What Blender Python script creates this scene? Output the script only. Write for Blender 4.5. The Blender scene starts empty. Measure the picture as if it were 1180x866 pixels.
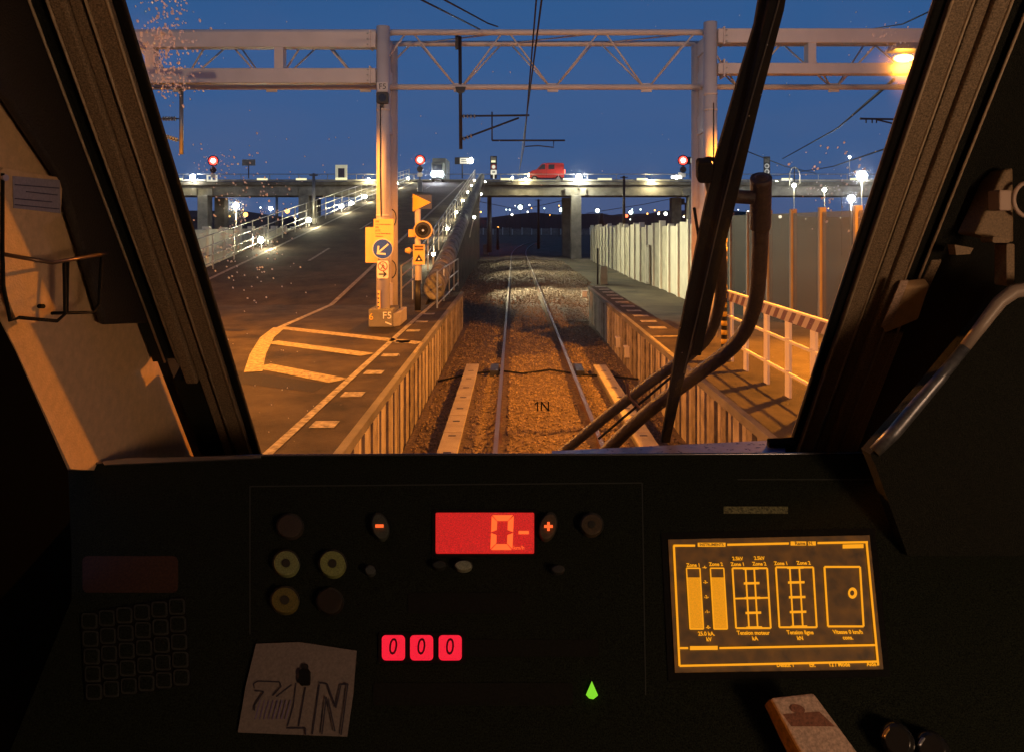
import bpy, math, random
from mathutils import Vector, Matrix
R = math.radians
random.seed(7)
F, CX, HY, CZ = 850.0, 592.0, 259.0, 3.1          # focal length in photo px, vanishing point, eye height
scn = bpy.context.scene
col = scn.collection

# ---------------------------------------------------------------- camera
cd = bpy.data.cameras.new('camera'); cam = bpy.data.objects.new('camera', cd); col.objects.link(cam)
cam.location = (0, 0, CZ); cam.rotation_euler = (R(90), 0, 0)
cd.sensor_width = 36; cd.lens = 36 * F / 1180
cd.shift_x = (590 - CX) / 1180; cd.shift_y = (HY - 433) / 1180
cd.clip_start = 0.05; cd.clip_end = 6000
scn.camera = cam

# ---------------------------------------------------------------- world, view
w = bpy.data.worlds.new("World"); scn.world = w; w.use_nodes = True
nt = w.node_tree; nt.nodes.clear()
N = nt.nodes.new; L = nt.links.new
out = N('ShaderNodeOutputWorld')
sky = N('ShaderNodeTexSky'); sky.sky_type = 'NISHITA'; sky.sun_disc = False
sky.sun_elevation = R(-2.5); sky.sun_rotation = R(200)
bg = N('ShaderNodeBackground'); bg.inputs[1].default_value = 0.12
L(sky.outputs[0], bg.inputs[0])
tc = N('ShaderNodeTexCoord'); sx = N('ShaderNodeSeparateXYZ'); L(tc.outputs['Generated'], sx.inputs[0])
nz = N('ShaderNodeTexNoise'); nz.inputs['Scale'].default_value = 2.5; nz.inputs['Detail'].default_value = 4
mp = N('ShaderNodeMapping'); mp.inputs['Scale'].default_value = (1, 1, 6); L(tc.outputs['Generated'], mp.inputs[0]); L(mp.outputs[0], nz.inputs[0])
ma = N('ShaderNodeMath'); ma.operation = 'MULTIPLY_ADD'; L(nz.outputs[0], ma.inputs[0]); ma.inputs[1].default_value = 0.15; L(sx.outputs[2], ma.inputs[2])
cr = N('ShaderNodeValToRGB'); L(ma.outputs[0], cr.inputs[0])
e = cr.color_ramp.elements
e[0].position = 0.03; e[0].color = (0.075, 0.095, 0.200, 1)
e[1].position = 0.42; e[1].color = (0.008, 0.082, 0.245, 1)
k = e.new(0.16); k.color = (0.045, 0.105, 0.250, 1)
k = e.new(0.28); k.color = (0.020, 0.095, 0.265, 1)
k = e.new(0.9); k.color = (0.006, 0.02, 0.06, 1)
bg2 = N('ShaderNodeBackground'); L(cr.outputs[0], bg2.inputs[0]); bg2.inputs[1].default_value = 1.0
ad = N('ShaderNodeAddShader'); L(bg.outputs[0], ad.inputs[0]); L(bg2.outputs[0], ad.inputs[1]); L(ad.outputs[0], out.inputs[0])
vs = scn.view_settings; vs.view_transform = 'Standard'; vs.look = 'None'; vs.exposure = 0; vs.gamma = 1
vs.use_curve_mapping = False
cy = scn.cycles
cy.max_bounces = 8; cy.transparent_max_bounces = 16; cy.sample_clamp_indirect = 4; cy.caustics_reflective = False
cy.caustics_refractive = False

SOD = (1.0, 0.31, 0.018); WHT = (1.0, 0.84, 0.46)
# sodium platform lamps: the ones just outside the windscreen pillars (their lanterns are built further down)
LAMP_R = Vector((6.45, 12.2, 5.85)); LAMP_L = Vector((-6.6, 12.4, 5.95))
def spot(name, loc, power, colr, ang=165, blend=0.25, rad=0.12, tgt=None):
    d = bpy.data.lights.new(name, 'SPOT'); d.energy = power; d.color = colr; d.spot_size = R(ang); d.spot_blend = blend
    d.shadow_soft_size = rad
    o = bpy.data.objects.new(name, d); o.location = loc; col.objects.link(o)
    if tgt is not None:
        o.rotation_euler = (Vector(tgt) - Vector(loc)).to_track_quat('-Z', 'Y').to_euler()
    return o
def point(name, loc, power, colr, rad=0.08):
    d = bpy.data.lights.new(name, 'POINT'); d.energy = power; d.color = colr; d.shadow_soft_size = rad
    o = bpy.data.objects.new(name, d); o.location = loc; col.objects.link(o); return o
spot('sodium_light', LAMP_R + Vector((0, 0, -0.12)), 8000, SOD, 168, 0.2)
spot('sodium_light', LAMP_L + Vector((0, 0, -0.12)), 6800, SOD, 168, 0.2)
spot('sodium_light', (6.3, 2.3, 3.75), 1300, SOD, 168, 0.2)
spot('sodium_light', (-6.5, 2.5, 3.75), 1300, SOD, 168, 0.2)
spot('station_light', (-5.5, -9, 5), 4600, (1.0, 0.66, 0.40), 52, 0.6, 0.3, (-3, 16, 10))
spot('station_light', (7, -8, 5), 4600, (1.0, 0.56, 0.30), 52, 0.6, 0.3, (4, 16, 10))

# unseen fill lights added behind the driver for pillars, side wall and desk
point('cab_fill_light', (1.15, -0.6, 2.95), 44, (1.0, .60, .33), .2)
point('cab_fill_light', (0.15, -0.5, 3.75), 1.4, (1.0, .62, .40), .12)
# ---------------------------------------------------------------- helpers
def W(px, py, y): return Vector(((px - CX) / F * y, y, CZ + (HY - py) / F * y))
def G(px, py, z):
    y = F * (CZ - z) / (py - HY); return Vector(((px - CX) / F * y, y, z))
CAM = Vector((0, 0, CZ))
class Plane:
    def __init__(s, p, n): s.p = Vector(p); s.n = Vector(n).normalized()
    def __call__(s, px, py, off=0.0):
        d = Vector(((px - CX) / F, 1, (HY - py) / F))
        t = ((s.p + s.n * off - CAM).dot(s.n)) / d.dot(s.n)
        return CAM + d * t
def FR(y): return Plane((0, y, 0), (0, -1, 0))
GL = Plane((0, 1.6, 2.61), (0, -.822, -.569))      # windscreen
DA = Plane((0, 1.25, 2.71), (0, -.695, .719))      # instrument panel
LW = Plane((-.70, 0, 0), (1, 0, 0))                # cab side wall

class MB:
    def __init__(s): s.v = []; s.f = []
    def poly(s, pts):
        i = len(s.v); s.v += [Vector(p) for p in pts]; s.f.append(tuple(range(i, i + len(pts))))
        return s
    def prism(s, pts, vec):
        n = len(pts); i = len(s.v); vec = Vector(vec); pts = [Vector(p) for p in pts]
        s.v += pts + [p + vec for p in pts]
        s.f.append(tuple(range(i + n - 1, i - 1, -1))); s.f.append(tuple(range(i + n, i + 2 * n)))
        for a in range(n):
            b = (a + 1) % n; s.f.append((i + a, i + b, i + n + b, i + n + a))
        return s
    def box(s, a, b):
        x0, y0, z0 = a; x1, y1, z1 = b
        return s.prism([(x0, y0, z0), (x1, y0, z0), (x1, y1, z0), (x0, y1, z0)], (0, 0, z1 - z0))
    def bar(s, a, b, wd, ht, up=(0, 0, 1)):
        a = Vector(a); b = Vector(b); d = (b - a).normalized(); u = Vector(up)
        r = d.cross(u)
        if r.length < 1e-4: r = d.cross(Vector((0, 1, 0)))
        r.normalize(); u = r.cross(d).normalized()
        q = [a + r * wd / 2 + u * ht / 2, a - r * wd / 2 + u * ht / 2, a - r * wd / 2 - u * ht / 2, a + r * wd / 2 - u * ht / 2]
        return s.prism(q, b - a)
    def tube(s, pts, r, n=12, cap=True):
        pts = [Vector(p) for p in pts]; rs = r if isinstance(r, (list, tuple)) else [r] * len(pts)
        i0 = len(s.v); prev = None
        for k, p in enumerate(pts):
            d = (pts[min(k + 1, len(pts) - 1)] - pts[max(k - 1, 0)]).normalized()
            if prev is None:
                a = Vector((0, 0, 1)) if abs(d.z) < .9 else Vector((1, 0, 0)); u = d.cross(a).normalized()
            else: u = (prev - d * prev.dot(d)).normalized()
            prev = u; v = d.cross(u)
            for j in range(n):
                t = 2 * math.pi * j / n; s.v.append(p + (u * math.cos(t) + v * math.sin(t)) * rs[k])
        for k in range(len(pts) - 1):
            for j in range(n):
                a = i0 + k * n + j; b = i0 + k * n + (j + 1) % n; s.f.append((a, b, b + n, a + n))
        if cap:
            s.f.append(tuple(range(i0 + n - 1, i0 - 1, -1))); e_ = i0 + (len(pts) - 1) * n; s.f.append(tuple(range(e_, e_ + n)))
        return s
    def ball(s, c, r, seg=12, rings=8, sc=(1, 1, 1)):
        c = Vector(c); i0 = len(s.v)
        for a in range(1, rings):
            th = math.pi * a / rings
            for b in range(seg):
                ph = 2 * math.pi * b / seg
                s.v.append(c + Vector((r * sc[0] * math.sin(th) * math.cos(ph), r * sc[1] * math.sin(th) * math.sin(ph), r * sc[2] * math.cos(th))))
        t = len(s.v); s.v.append(c + Vector((0, 0, r * sc[2]))); s.v.append(c - Vector((0, 0, r * sc[2])))
        for a in range(rings - 2):
            for b in range(seg):
                p = i0 + a * seg + b; q = i0 + a * seg + (b + 1) % seg; s.f.append((p, p + seg, q + seg, q))
        for b in range(seg):
            s.f.append((t, i0 + b, i0 + (b + 1) % seg)); e_ = i0 + (rings - 2) * seg
            s.f.append((t + 1, e_ + (b + 1) % seg, e_ + b))
        return s
    def build(s, name, mat, parent=None, smooth=False, bevel=0):
        off = Vector((0, 0, 0)); p = parent
        while p is not None: off += p.location; p = p.parent
        me = bpy.data.meshes.new(name); me.from_pydata([tuple(v - off) for v in s.v], [], s.f)
        me.materials.append(mat)
        import bmesh
        bm = bmesh.new(); bm.from_mesh(me); bmesh.ops.recalc_face_normals(bm, faces=bm.faces); bm.to_mesh(me); bm.free()
        o = bpy.data.objects.new(name, me); col.objects.link(o)
        if parent is not None: o.parent = parent
        if smooth:
            for pl in me.polygons: pl.use_smooth = len(pl.vertices) <= 4
        if bevel:
            m = o.modifiers.new('bevel', 'BEVEL'); m.width = bevel; m.segments = 2; m.limit_method = 'ANGLE'
        return o
def tag(o, label=None, cat=None, group=None, kind=None):
    if label: o['label'] = label
    if cat: o['category'] = cat
    if group: o['group'] = group
    if kind: o['kind'] = kind
    return o
def empty(name, loc, label, cat, group=None):
    o = bpy.data.objects.new(name, None); o.location = loc; o.empty_display_size = .1; col.objects.link(o)
    return tag(o, label, cat, group)
def struct(name, mb, mat, **k): return tag(mb.build(name, mat, **k), kind='structure')
def plate(fr, pts, o0, th):
    """prism whose outline sits on plane fr shifted by o0 and th thick towards the viewer"""
    return MB().prism([fr(x, y, o0 + th) for x, y in pts], fr.n * -th)
def circ(cx, cy_, rx, ry=None, n=24, rot=0):
    ry = ry or rx; o = []
    for i in range(n):
        t = 2 * math.pi * i / n; a, b = rx * math.cos(t), ry * math.sin(t)
        o.append((cx + a * math.cos(rot) - b * math.sin(rot), cy_ + a * math.sin(rot) + b * math.cos(rot)))
    return o
def rect(x0, y0, x1, y1): return [(x0, y0), (x1, y0), (x1, y1), (x0, y1)]
def rrect(x0, y0, x1, y1, r, n=4):
    o = []
    for cx, cy_, a in ((x1 - r, y1 - r, 0), (x0 + r, y1 - r, 90), (x0 + r, y0 + r, 180), (x1 - r, y0 + r, 270)):
        for i in range(n + 1):
            t = R(a + 90 * i / n); o.append((cx + r * math.cos(t), cy_ + r * math.sin(t)))
    return o
def text(name, s, size, org, right, up, mat, parent, ext=.0015, align='CENTER', sx_=1.0, shear=0.0, bold=0):
    cu = bpy.data.curves.new('t', 'FONT'); cu.body = s; cu.size = size; cu.align_x = align; cu.align_y = 'CENTER'; cu.extrude = ext
    cu.resolution_u = 3; cu.offset = bold * size; cu.shear = shear
    o = bpy.data.objects.new('t', cu); col.objects.link(o)
    dg = bpy.context.evaluated_depsgraph_get(); me = bpy.data.meshes.new_from_object(o.evaluated_get(dg))
    bpy.data.objects.remove(o)
    right = Vector(right).normalized(); up = Vector(up).normalized(); nn = right.cross(up)
    off = Vector((0, 0, 0)); p = parent
    while p is not None: off += p.location; p = p.parent
    for v in me.vertices:
        c = v.co.copy(); v.co = Vector(org) + right * c.x * sx_ + up * c.y + nn * c.z - off
    me.materials.clear(); me.materials.append(mat)
    o = bpy.data.objects.new(name, me); col.objects.link(o); o.parent = parent
    return o

# ---------------------------------------------------------------- materials
MATS = {}
def mat(name, c, rough=.6, metal=0, var=0.0, scale=5, bump=0.0, bscale=40, c2=None, coat=0, spec=.5, detail=6, speck=None):
    m = bpy.data.materials.new(name); m.use_nodes = True; t = m.node_tree; b = t.nodes['Principled BSDF']
    b.inputs['Base Color'].default_value = (*c, 1); b.inputs['Roughness'].default_value = rough; b.inputs['Metallic'].default_value = metal
    b.inputs['Coat Weight'].default_value = coat; b.inputs['Specular IOR Level'].default_value = spec
    co = t.nodes.new('ShaderNodeTexCoord')
    if var or c2:
        n = t.nodes.new('ShaderNodeTexNoise'); n.inputs['Scale'].default_value = scale; n.inputs['Detail'].default_value = detail
        n.inputs['Roughness'].default_value = .65
        t.links.new(co.outputs['Object'], n.inputs[0])
        r = t.nodes.new('ShaderNodeValToRGB'); t.links.new(n.outputs[0], r.inputs[0])
        r.color_ramp.elements[0].position = .32; r.color_ramp.elements[1].position = .68
        a = tuple(x * (1 - var) for x in c); d = c2 or tuple(min(1, x * (1 + var)) for x in c)
        r.color_ramp.elements[0].color = (*a, 1); r.color_ramp.elements[1].color = (*d, 1)
        t.links.new(r.outputs[0], b.inputs['Base Color'])
        mr = t.nodes.new('ShaderNodeMapRange'); t.links.new(n.outputs[0], mr.inputs[0])
        mr.inputs[3].default_value = max(.02, rough - .12); mr.inputs[4].default_value = min(1, rough + .12)
        t.links.new(mr.outputs[0], b.inputs['Roughness'])
    if bump:
        n = t.nodes.new('ShaderNodeTexNoise'); n.inputs['Scale'].default_value = bscale; n.inputs['Detail'].default_value = 5
        t.links.new(co.outputs['Object'], n.inputs[0])
        bp = t.nodes.new('ShaderNodeBump'); bp.inputs['Strength'].default_value = bump; bp.inputs['Distance'].default_value = .02
        t.links.new(n.outputs[0], bp.inputs['Height']); t.links.new(bp.outputs[0], b.inputs['Normal'])
    MATS[name] = m; return m
def emit(name, c, s, base=(.1, .1, .1), grain=0, gs=600):
    m = bpy.data.materials.new(name); m.use_nodes = True; b = m.node_tree.nodes['Principled BSDF']
    b.inputs['Base Color'].default_value = (*base, 1); b.inputs['Emission Color'].default_value = (*c, 1); b.inputs['Emission Strength'].default_value = s
    if grain:
        t = m.node_tree; co = t.nodes.new('ShaderNodeTexCoord'); n = t.nodes.new('ShaderNodeTexNoise'); n.inputs['Scale'].default_value = gs; n.inputs['Detail'].default_value = 3
        t.links.new(co.outputs['Object'], n.inputs[0]); q = t.nodes.new('ShaderNodeMapRange'); t.links.new(n.outputs[0], q.inputs[0])
        q.inputs[1].default_value = .25; q.inputs[2].default_value = .75; q.inputs[3].default_value = s * (1 - grain); q.inputs[4].default_value = s * (1 + grain)
        t.links.new(q.outputs[0], b.inputs['Emission Strength'])
    return m
asph = mat('asphalt', (.034, .028, .024), .88, var=.65, scale=1.1, bump=.6, bscale=60, c2=(.075, .060, .048), spec=.2)
asph_ramp = asph
conc = mat('concrete', (.27, .25, .20), .85, var=.35, scale=1.1, bump=.3, bscale=14)
conc_d = mat('stained_concrete', (.15, .14, .115), .9, var=.45, scale=.8, bump=.3, bscale=10)
conc_p = mat('pale_concrete', (.40, .36, .28), .8, var=.22, scale=2.5, bump=.2, bscale=20)
conc_b = [conc_p, mat('weathered_concrete', (.30, .26, .20), .85, var=.4, scale=3.5, bump=.3, bscale=20), mat('dirty_concrete', (.20, .17, .12), .9, var=.6, scale=4.5, bump=.3, bscale=18)]
rb = random.Random(5)
paintw = mat('road_paint', (.22, .20, .17), .85, var=.65, scale=12, c2=(.42, .39, .33))
painty = mat('yellow_road_paint', (.26, .22, .13), .85, var=.75, scale=14, c2=(.46, .40, .26))
fence_m2 = mat('stained_cream_panel', (.48, .45, .34), .75, var=.3, scale=1.6)
steelw = mat('white_steel', (.60, .54, .50), .45, var=.08, scale=2, bump=.04)
steelg = mat('galvanised_steel', (.33, .32, .29), .42, metal=.7, var=.15, scale=6)
dark = mat('dark_steel', (.02, .022, .025), .5, metal=.3, var=.3, scale=8)
railm = mat('rail_top', (.26, .20, .145), .42, metal=.9, var=.2, scale=30)
rust = mat('rusty_steel', (.09, .045, .025), .8, var=.4, scale=15, bump=.2)
gravel = mat('gravel', (.085, .060, .040), .95, var=.5, scale=16, bump=1.0, bscale=26, c2=(.20, .145, .10))
stone = mat('ballast_stone', (.11, .08, .055), .9, var=.6, scale=9, c2=(.38, .29, .21))
ground_m = mat('ground_earth', (.055, .044, .024), .95, var=.5, scale=.5, bump=.8, bscale=5, c2=(.13, .105, .06))
fence_m = mat('cream_panel', (.62, .59, .47), .7, var=.12, scale=1.2)
fence_p = mat('cream_post', (.74, .70, .57), .6, var=.1, scale=2)
rubber = mat('black_rubber', (.008, .008, .008), .8, spec=.15, bump=.2, bscale=200)
cabp = mat('cab_black_plastic', (.006, .007, .005), .7, spec=.2, var=.8, c2=(.024, .026, .020), scale=520, bump=.5, bscale=500, detail=2)
desk_m = mat('desk_black_plastic', (.002, .003, .002), .75, spec=.12, var=.8, c2=(.026, .033, .022), scale=560, bump=.5, bscale=600, detail=2)
pill = mat('brown_pillar_paint', (.20, .14, .085), .55, var=.5, c2=(.36, .26, .17), scale=420, bump=.25, bscale=400, detail=2)
pill_e = mat('worn_edge_paint', (.40, .30, .20), .45, var=.2, scale=60)
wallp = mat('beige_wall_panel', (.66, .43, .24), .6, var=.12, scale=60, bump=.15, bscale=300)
silver = mat('brushed_silver', (.45, .45, .50), .3, metal=.9)
paperm = mat('paper', (.20, .165, .155), .85, var=.18, scale=300, detail=2)
bluem = mat('blue_sign', (.01, .05, .42), .4)
whitem = mat('white_sign', (.75, .70, .60), .5)
orangem = mat('yellow_sign', (.80, .50, .16), .55)
redm = mat('red_paint', (.42, .022, .018), .4)
van_m = mat('red_van_paint', (.34, .02, .014), .3, coat=.6)
blackm = mat('black_paint', (.012, .012, .012), .5)
yellowm = mat('yellow_paint', (.75, .45, .03), .5)
glassd = mat('dark_window', (.02, .025, .03), .08, spec=.7)
wip_m = mat('wiper_arm_paint', (.045, .025, .020), .5, var=.35, scale=70, bump=.25, bscale=160)
hillm = mat('dark_scrub', (.012, .016, .012), .95, var=.5, scale=.05)
e_sod = emit('sodium_lamp', (1, .48, .07), 24)
e_wht = emit('white_lamp', (1, .97, .80), 70)
e_wht2 = emit('cool_white_lamp', (.86, .90, 1), 220)
e_warm = emit('strip_lamp', (1, .92, .50), 1.2)
e_far = emit('far_lamp', (1, .98, .85), 7)
e_fargr = emit('far_green_white_lamp', (.80, 1, .85), 9)
e_farred = emit('far_red_lamp', (1, .12, .04), 5)
e_faror = emit('far_orange_lamp', (1, .42, .08), 6)
e_red = emit('red_signal_lamp', (1, .03, .02), 9)
e_sign = emit('lit_sign_face', (1, .92, .70), .9)

# ================================================================ GROUND
def zr(y): return .92 + (.122 * (y - 20) if y > 20 else 0) - (.0 if y < 74 else .122 * (y - 74))
def gnd(x, y):
    z = -.34
    if x > 3.3: z += .92 * max(0, min(1, (30 - y) / 14)) * min(1, (x - 3.3) / 1.0)
    if y > 26:
        z += .10 * math.sin(x * .9 + y * .21) * math.sin(y * .17) * min(1, (y - 26) / 10)
    if y > 95: z += min(1, (y - 95) / 60) * .4
    return z
def hmesh(xs, ys, fz):
    m = MB(); nx = len(xs)
    for y in ys:
        for x in xs: m.v.append(Vector((x, y, fz(x, y))))
    for j in range(len(ys) - 1):
        for i in range(nx - 1): a = j * nx + i; m.f.append((a, a + 1, a + 1 + nx, a + nx))
    return m
xs = [-3000, -800, -200, -90, -45, -25, -16, -12] + [-11 + .75 * i for i in range(31)] + [13, 16, 25, 45, 90, 200, 800, 3000]
ys = [-300, -30, -8] + [-4 + 1.0 * i for i in range(130)] + [135, 150, 180, 230, 320, 500, 900, 1800, 4000]
struct('ground', hmesh(xs, ys, gnd), ground_m, smooth=True)

def trackx(y): return .5 + (0 if y < 72 else (y - 72) ** 2 / 1100)
# ballast bed: a raised gravel bed, shoulders fall away beyond the platforms
def bed(u, y):
    z = -.14
    if abs(u) > 1.45: z -= min(.16, (abs(u) - 1.45) * (.10 if y < 25 else .22))
    return z
def bedz(u, y): return bed(u, y) + .02 * math.sin(u * 7 + y * 3.1) * math.sin(y * 2.3 - u)
m = MB(); us = [-2.12 + .106 * i for i in range(41)]
yb = [-4 + .25 * i for i in range(136)] + [30.5 + 1.0 * i for i in range(120)]
for y in yb:
    sc = 1 if y < 25 else min(1.7, 1 + (y - 25) / 10)
    for u in us: m.v.append(Vector((trackx(y) + u * sc, y, bedz(u * sc, y))))
for j in range(len(yb) - 1):
    for i in range(40): a = j * 41 + i; m.f.append((a, a + 1, a + 42, a + 41))
struct('track_bed', m, gravel, smooth=True)
# loose stones
m = MB(); oc = [(1, 0, 0), (0, 1, 0), (-1, 0, 0), (0, -1, 0), (0, 0, 1), (0, 0, -1)]
of = [(0, 1, 4), (1, 2, 4), (2, 3, 4), (3, 0, 4), (1, 0, 5), (2, 1, 5), (3, 2, 5), (0, 3, 5)]
for k in range(26000):
    y = 8 + 34 * random.random() ** 1.9
    sc = 1 if y < 25 else 1.5
    u = random.uniform(-2.0, 2.0) * sc
    if min(abs(u - .71), abs(u + .71)) < .09: continue
    if y < 16.5 and (-1.57 < u < -1.22 or 1.2 < u < 1.57): continue
    s = random.uniform(.014, .036); c = Vector((trackx(y) + u, y, bedz(u, y) + s * .35)); i = len(m.v)
    rot = Matrix.Rotation(random.random() * 3, 3, 'Z') @ Matrix.Rotation(random.random() * 3, 3, 'X')
    for p in oc:
        q = Vector((p[0] * random.uniform(.7, 1.2), p[1] * random.uniform(.6, 1.1), p[2] * random.uniform(.5, .9))) * s
        m.v.append(c + rot @ q)
    m.f += [tuple(i + a for a in f) for f in of]
for k in range(9000):
    y = 30 + 40 * random.random(); u = random.uniform(-4.2, 4.0)
    if min(abs(u - .71), abs(u + .71)) < .1: continue
    s = random.uniform(.035, .075); x = trackx(y) + u; sc = min(1.7, 1 + (y - 25) / 10)
    zz = bed(u, y) if abs(u) < 2.1 * sc else gnd(x, y)
    c = Vector((x, y, max(zz, gnd(x, y)) + s * .3)); i = len(m.v)
    rot = Matrix.Rotation(random.random() * 3, 3, 'Z') @ Matrix.Rotation(random.random() * 3, 3, 'X')
    for p in oc: m.v.append(c + rot @ (Vector((p[0] * random.uniform(.7, 1.2), p[1] * random.uniform(.6, 1.1), p[2] * random.uniform(.5, .9))) * s))
    m.f += [tuple(i + a for a in f) for f in of]
tag(m.build('ballast_stones', stone), 'loose brown ballast stones between and beside the rails', 'ballast', kind='stuff')

# sleepers seen through the ballast at the rail feet
# rails
for s, lb in ((-1, 'left rail of the railway track running under the viaduct'), (1, 'right rail of the railway track running under the viaduct')):
    r = empty('rail', (trackx(0) + s * .7525, 6, -.17), lb, 'rail', 'rails of the track')
    ysr = [-3, 30, 60, 72] + [74 + 3 * i for i in range(25)]
    top, web, foot = MB(), MB(), MB()
    for a, b in zip(ysr[:-1], ysr[1:]):
        A = Vector((trackx(a) + s * .7525, a, 0)); B = Vector((trackx(b) + s * .7525, b, 0))
        top.bar(A + Vector((0, 0, -.006)), B + Vector((0, .0, -.006)), .066, .012)
        web.bar(A + Vector((0, 0, -.032)), B + Vector((0, 0, -.032)), .074, .038)
        web.bar(A + Vector((0, 0, -.10)), B + Vector((0, 0, -.10)), .018, .10)
        foot.bar(A + Vector((0, 0, -.155)), B + Vector((0, 0, -.155)), .15, .012)
    top.build('rail_head', railm, r); web.build('rail_web', rust, r); foot.build('rail_foot', rust, r)
# concrete cable troughs either side of the rails
def trough(x0, x1, y0, y1, lb):
    t = empty('cable_trough', ((x0 + x1) / 2, y1, -.2), lb, 'cable trough', 'cable troughs beside the rails')
    MB().box((x0 + .02, y0, -.35), (x1 - .02, y1, -.03)).build('channel', conc_d, t)
    y = y0
    while y < y1 - .05:
        MB().box((x0, y, -.03), (x1, min(y + .985, y1), .012)).build('cover', conc_p, t, bevel=.006); y += 1.0
    for k in range(9):
        yy = 9.2 + k * .8
        MB().box(((x0 + x1) / 2 - .05, yy, .012), ((x0 + x1) / 2 + .06, yy + .05, .015)).build('lifting_slot', blackm, t)
trough(-1.05, -.77, 7.0, 16.4, 'long pale concrete cable trough lying left of the left rail')
trough(1.76, 2.04, 7.0, 16.3, 'long pale concrete cable trough right of the rails behind wiper arms')
m = MB()
m.tube([(-1.58, 15.4, -.16), (-.9, 15.9, -.10), (-.3, 16.1, -.08), (.2, 15.9, -.1), (.8, 16.2, -.08), (1.5, 15.7, -.09), (2.1, 15.8, -.14), (2.58, 15.3, -.1)], .022, 8)
tag(m.build('track_cable', rubber, smooth=True), 'black cable laid across the track between the platforms', 'cable')
for x, lb in ((-.42, 'small dark clamp box outside the left rail'), (1.42, 'small dark clamp box outside the right rail')):
    b = MB().box((x - .09, 15.7, -.16), (x + .09, 16.5, .0)).build('clamp_box', dark, bevel=.01); tag(b, lb, 'track equipment', 'clamp boxes at the rails')

# ================================================================ PLATFORMS
PZ = .92
m = MB().box((-12.5, -6, PZ - .25), (-1.68, 20, PZ)).box((-2.35, 20, PZ - .25), (-1.68, 24, PZ))
struct('platform', m, asph)
tar = mat('tar_patch', (.014, .012, .011), .8, var=.4, scale=4, bump=.4, bscale=60, spec=.2)
m = MB()
for pts in ([(-4.6, 10.5), (-2.6, 9.6), (-2.55, 10.1), (-4.2, 11.1)], [(-8.5, 11.2), (-6.1, 11.0), (-6.0, 12.5), (-8.3, 12.8)], [(-3.4, 15.0), (-2.5, 14.7), (-2.5, 17.2), (-3.3, 17.4)], [(-9.2, 15.6), (-5.6, 15.1), (-5.5, 15.4), (-9.2, 15.9)]):
    m.poly([(x, y, PZ + .003) for x, y in pts])
struct('asphalt_patches', m, tar)
m = MB()
for k in range(7):     # thin sealed cracks
    x, y = rb.uniform(-9, -3), rb.uniform(8, 18); P = [(x, y)]
    for q in range(7): x += rb.uniform(-.1, .45); y += rb.uniform(-.25, .3); P.append((x, y))
    for a, b in zip(P[:-1], P[1:]):
        d = Vector((b[0] - a[0], b[1] - a[1])).normalized() * .012
        m.poly([(a[0] - d.y, a[1] + d.x, PZ + .0035), (a[0] + d.y, a[1] - d.x, PZ + .0035), (b[0] + d.y, b[1] - d.x, PZ + .0035), (b[0] - d.y, b[1] + d.x, PZ + .0035)])
struct('asphalt_cracks', m, tar)
m = MB().prism([(2.66, -6, PZ - .25), (3.95, -6, PZ - .25), (3.95, 14.5, PZ - .25), (3.40, 14.7, PZ - .25), (3.25, 26, PZ - .25), (2.66, 26, PZ - .25)], (0, 0, .25))
struct('platform', m, asph)
def retaining(xf, side, y1, lb):
    t = empty('retaining_wall', (xf, y1, -.35), lb, 'retaining wall', 'walls along the track')
    xb = xf - side * .12
    MB().box((min(xb, xf), -6, -.5), (max(xb, xf), y1, PZ - .26)).build('wall_face', conc_d, t)
    MB().box((min(xf - side * .045, xf + side * .05), -6, PZ - .10), (max(xf - side * .045, xf + side * .05), y1, PZ + .008)).build('coping', conc_d, t, bevel=.008)
    y = 6.0; i = 0
    while y < y1:
        wd = (.20, .13, .24, .12)[i % 4]; x2 = xf + side * (.035 if i % 2 else .05)
        MB().box((min(xf, x2) , y, -.4), (max(xf, x2), y + wd, PZ - .101)).build('board', rb.choice(conc_b), t, bevel=.004)
        y += wd + (.075, .12, .06)[i % 3] ; i += 1
        if i > 74: break
    return t
retaining(-1.68, 1, 24, 'pale ribbed retaining wall under the left platform edge')
retaining(2.66, -1, 26, 'pale ribbed retaining wall under the right platform edge')
for (px, py, lb) in ((713, 394, 'upper pale junction box fixed on the right platform wall'), (723, 405, 'lower pale junction box on the right platform wall')):
    y = 2.6 / (px - CX) * F; c = W(px, py, y)
    t = MB().box((c.x - .08, c.y - .12, c.z - .13), (c.x + .05, c.y + .12, c.z + .13)).build('junction_box', whitem, bevel=.015)
    tag(t, lb, 'junction box', 'boxes on the right platform wall')
    MB().box((c.x - .095, c.y - .09, c.z - .10), (c.x - .081, c.y + .09, c.z + .10)).build('lid', steelg, t)
# road and platform paint
Z1 = PZ + .008
def flat(pts, z=Z1): return [Vector((x, y, z)) for x, y in pts]
def line(pts, wd, zf=lambda y: Z1, mb=None):
    mb = mb or MB(); n = len(pts); A = []; B = []
    for i, (x, y) in enumerate(pts):
        x0, y0 = pts[max(i - 1, 0)]; x1, y1 = pts[min(i + 1, n - 1)]; d = Vector((x1 - x0, y1 - y0)).normalized(); q = Vector((-d.y, d.x)) * wd / 2
        A.append(Vector((x + q.x, y + q.y, zf(y)))); B.append(Vector((x - q.x, y - q.y, zf(y))))
    for i in range(n - 1): mb.poly([B[i], B[i + 1], A[i + 1], A[i]])
    return mb
RL = lambda y: zr(y) + .006
m = line([(-2.36, 4), (-2.28, 16), (-2.16, 24)], .10)
for k in range(8):
    y = 8.05 + k * 1.42; x0 = -2.2
    m.poly(flat([(x0, y - .14), (-1.93, y - .14), (-1.93, y + .14), (x0, y + .14)]))
struct('platform_markings', m, paintw)
m = line([(-4.95, 15.6), (-1.72, 13.55)], .30)
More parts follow.
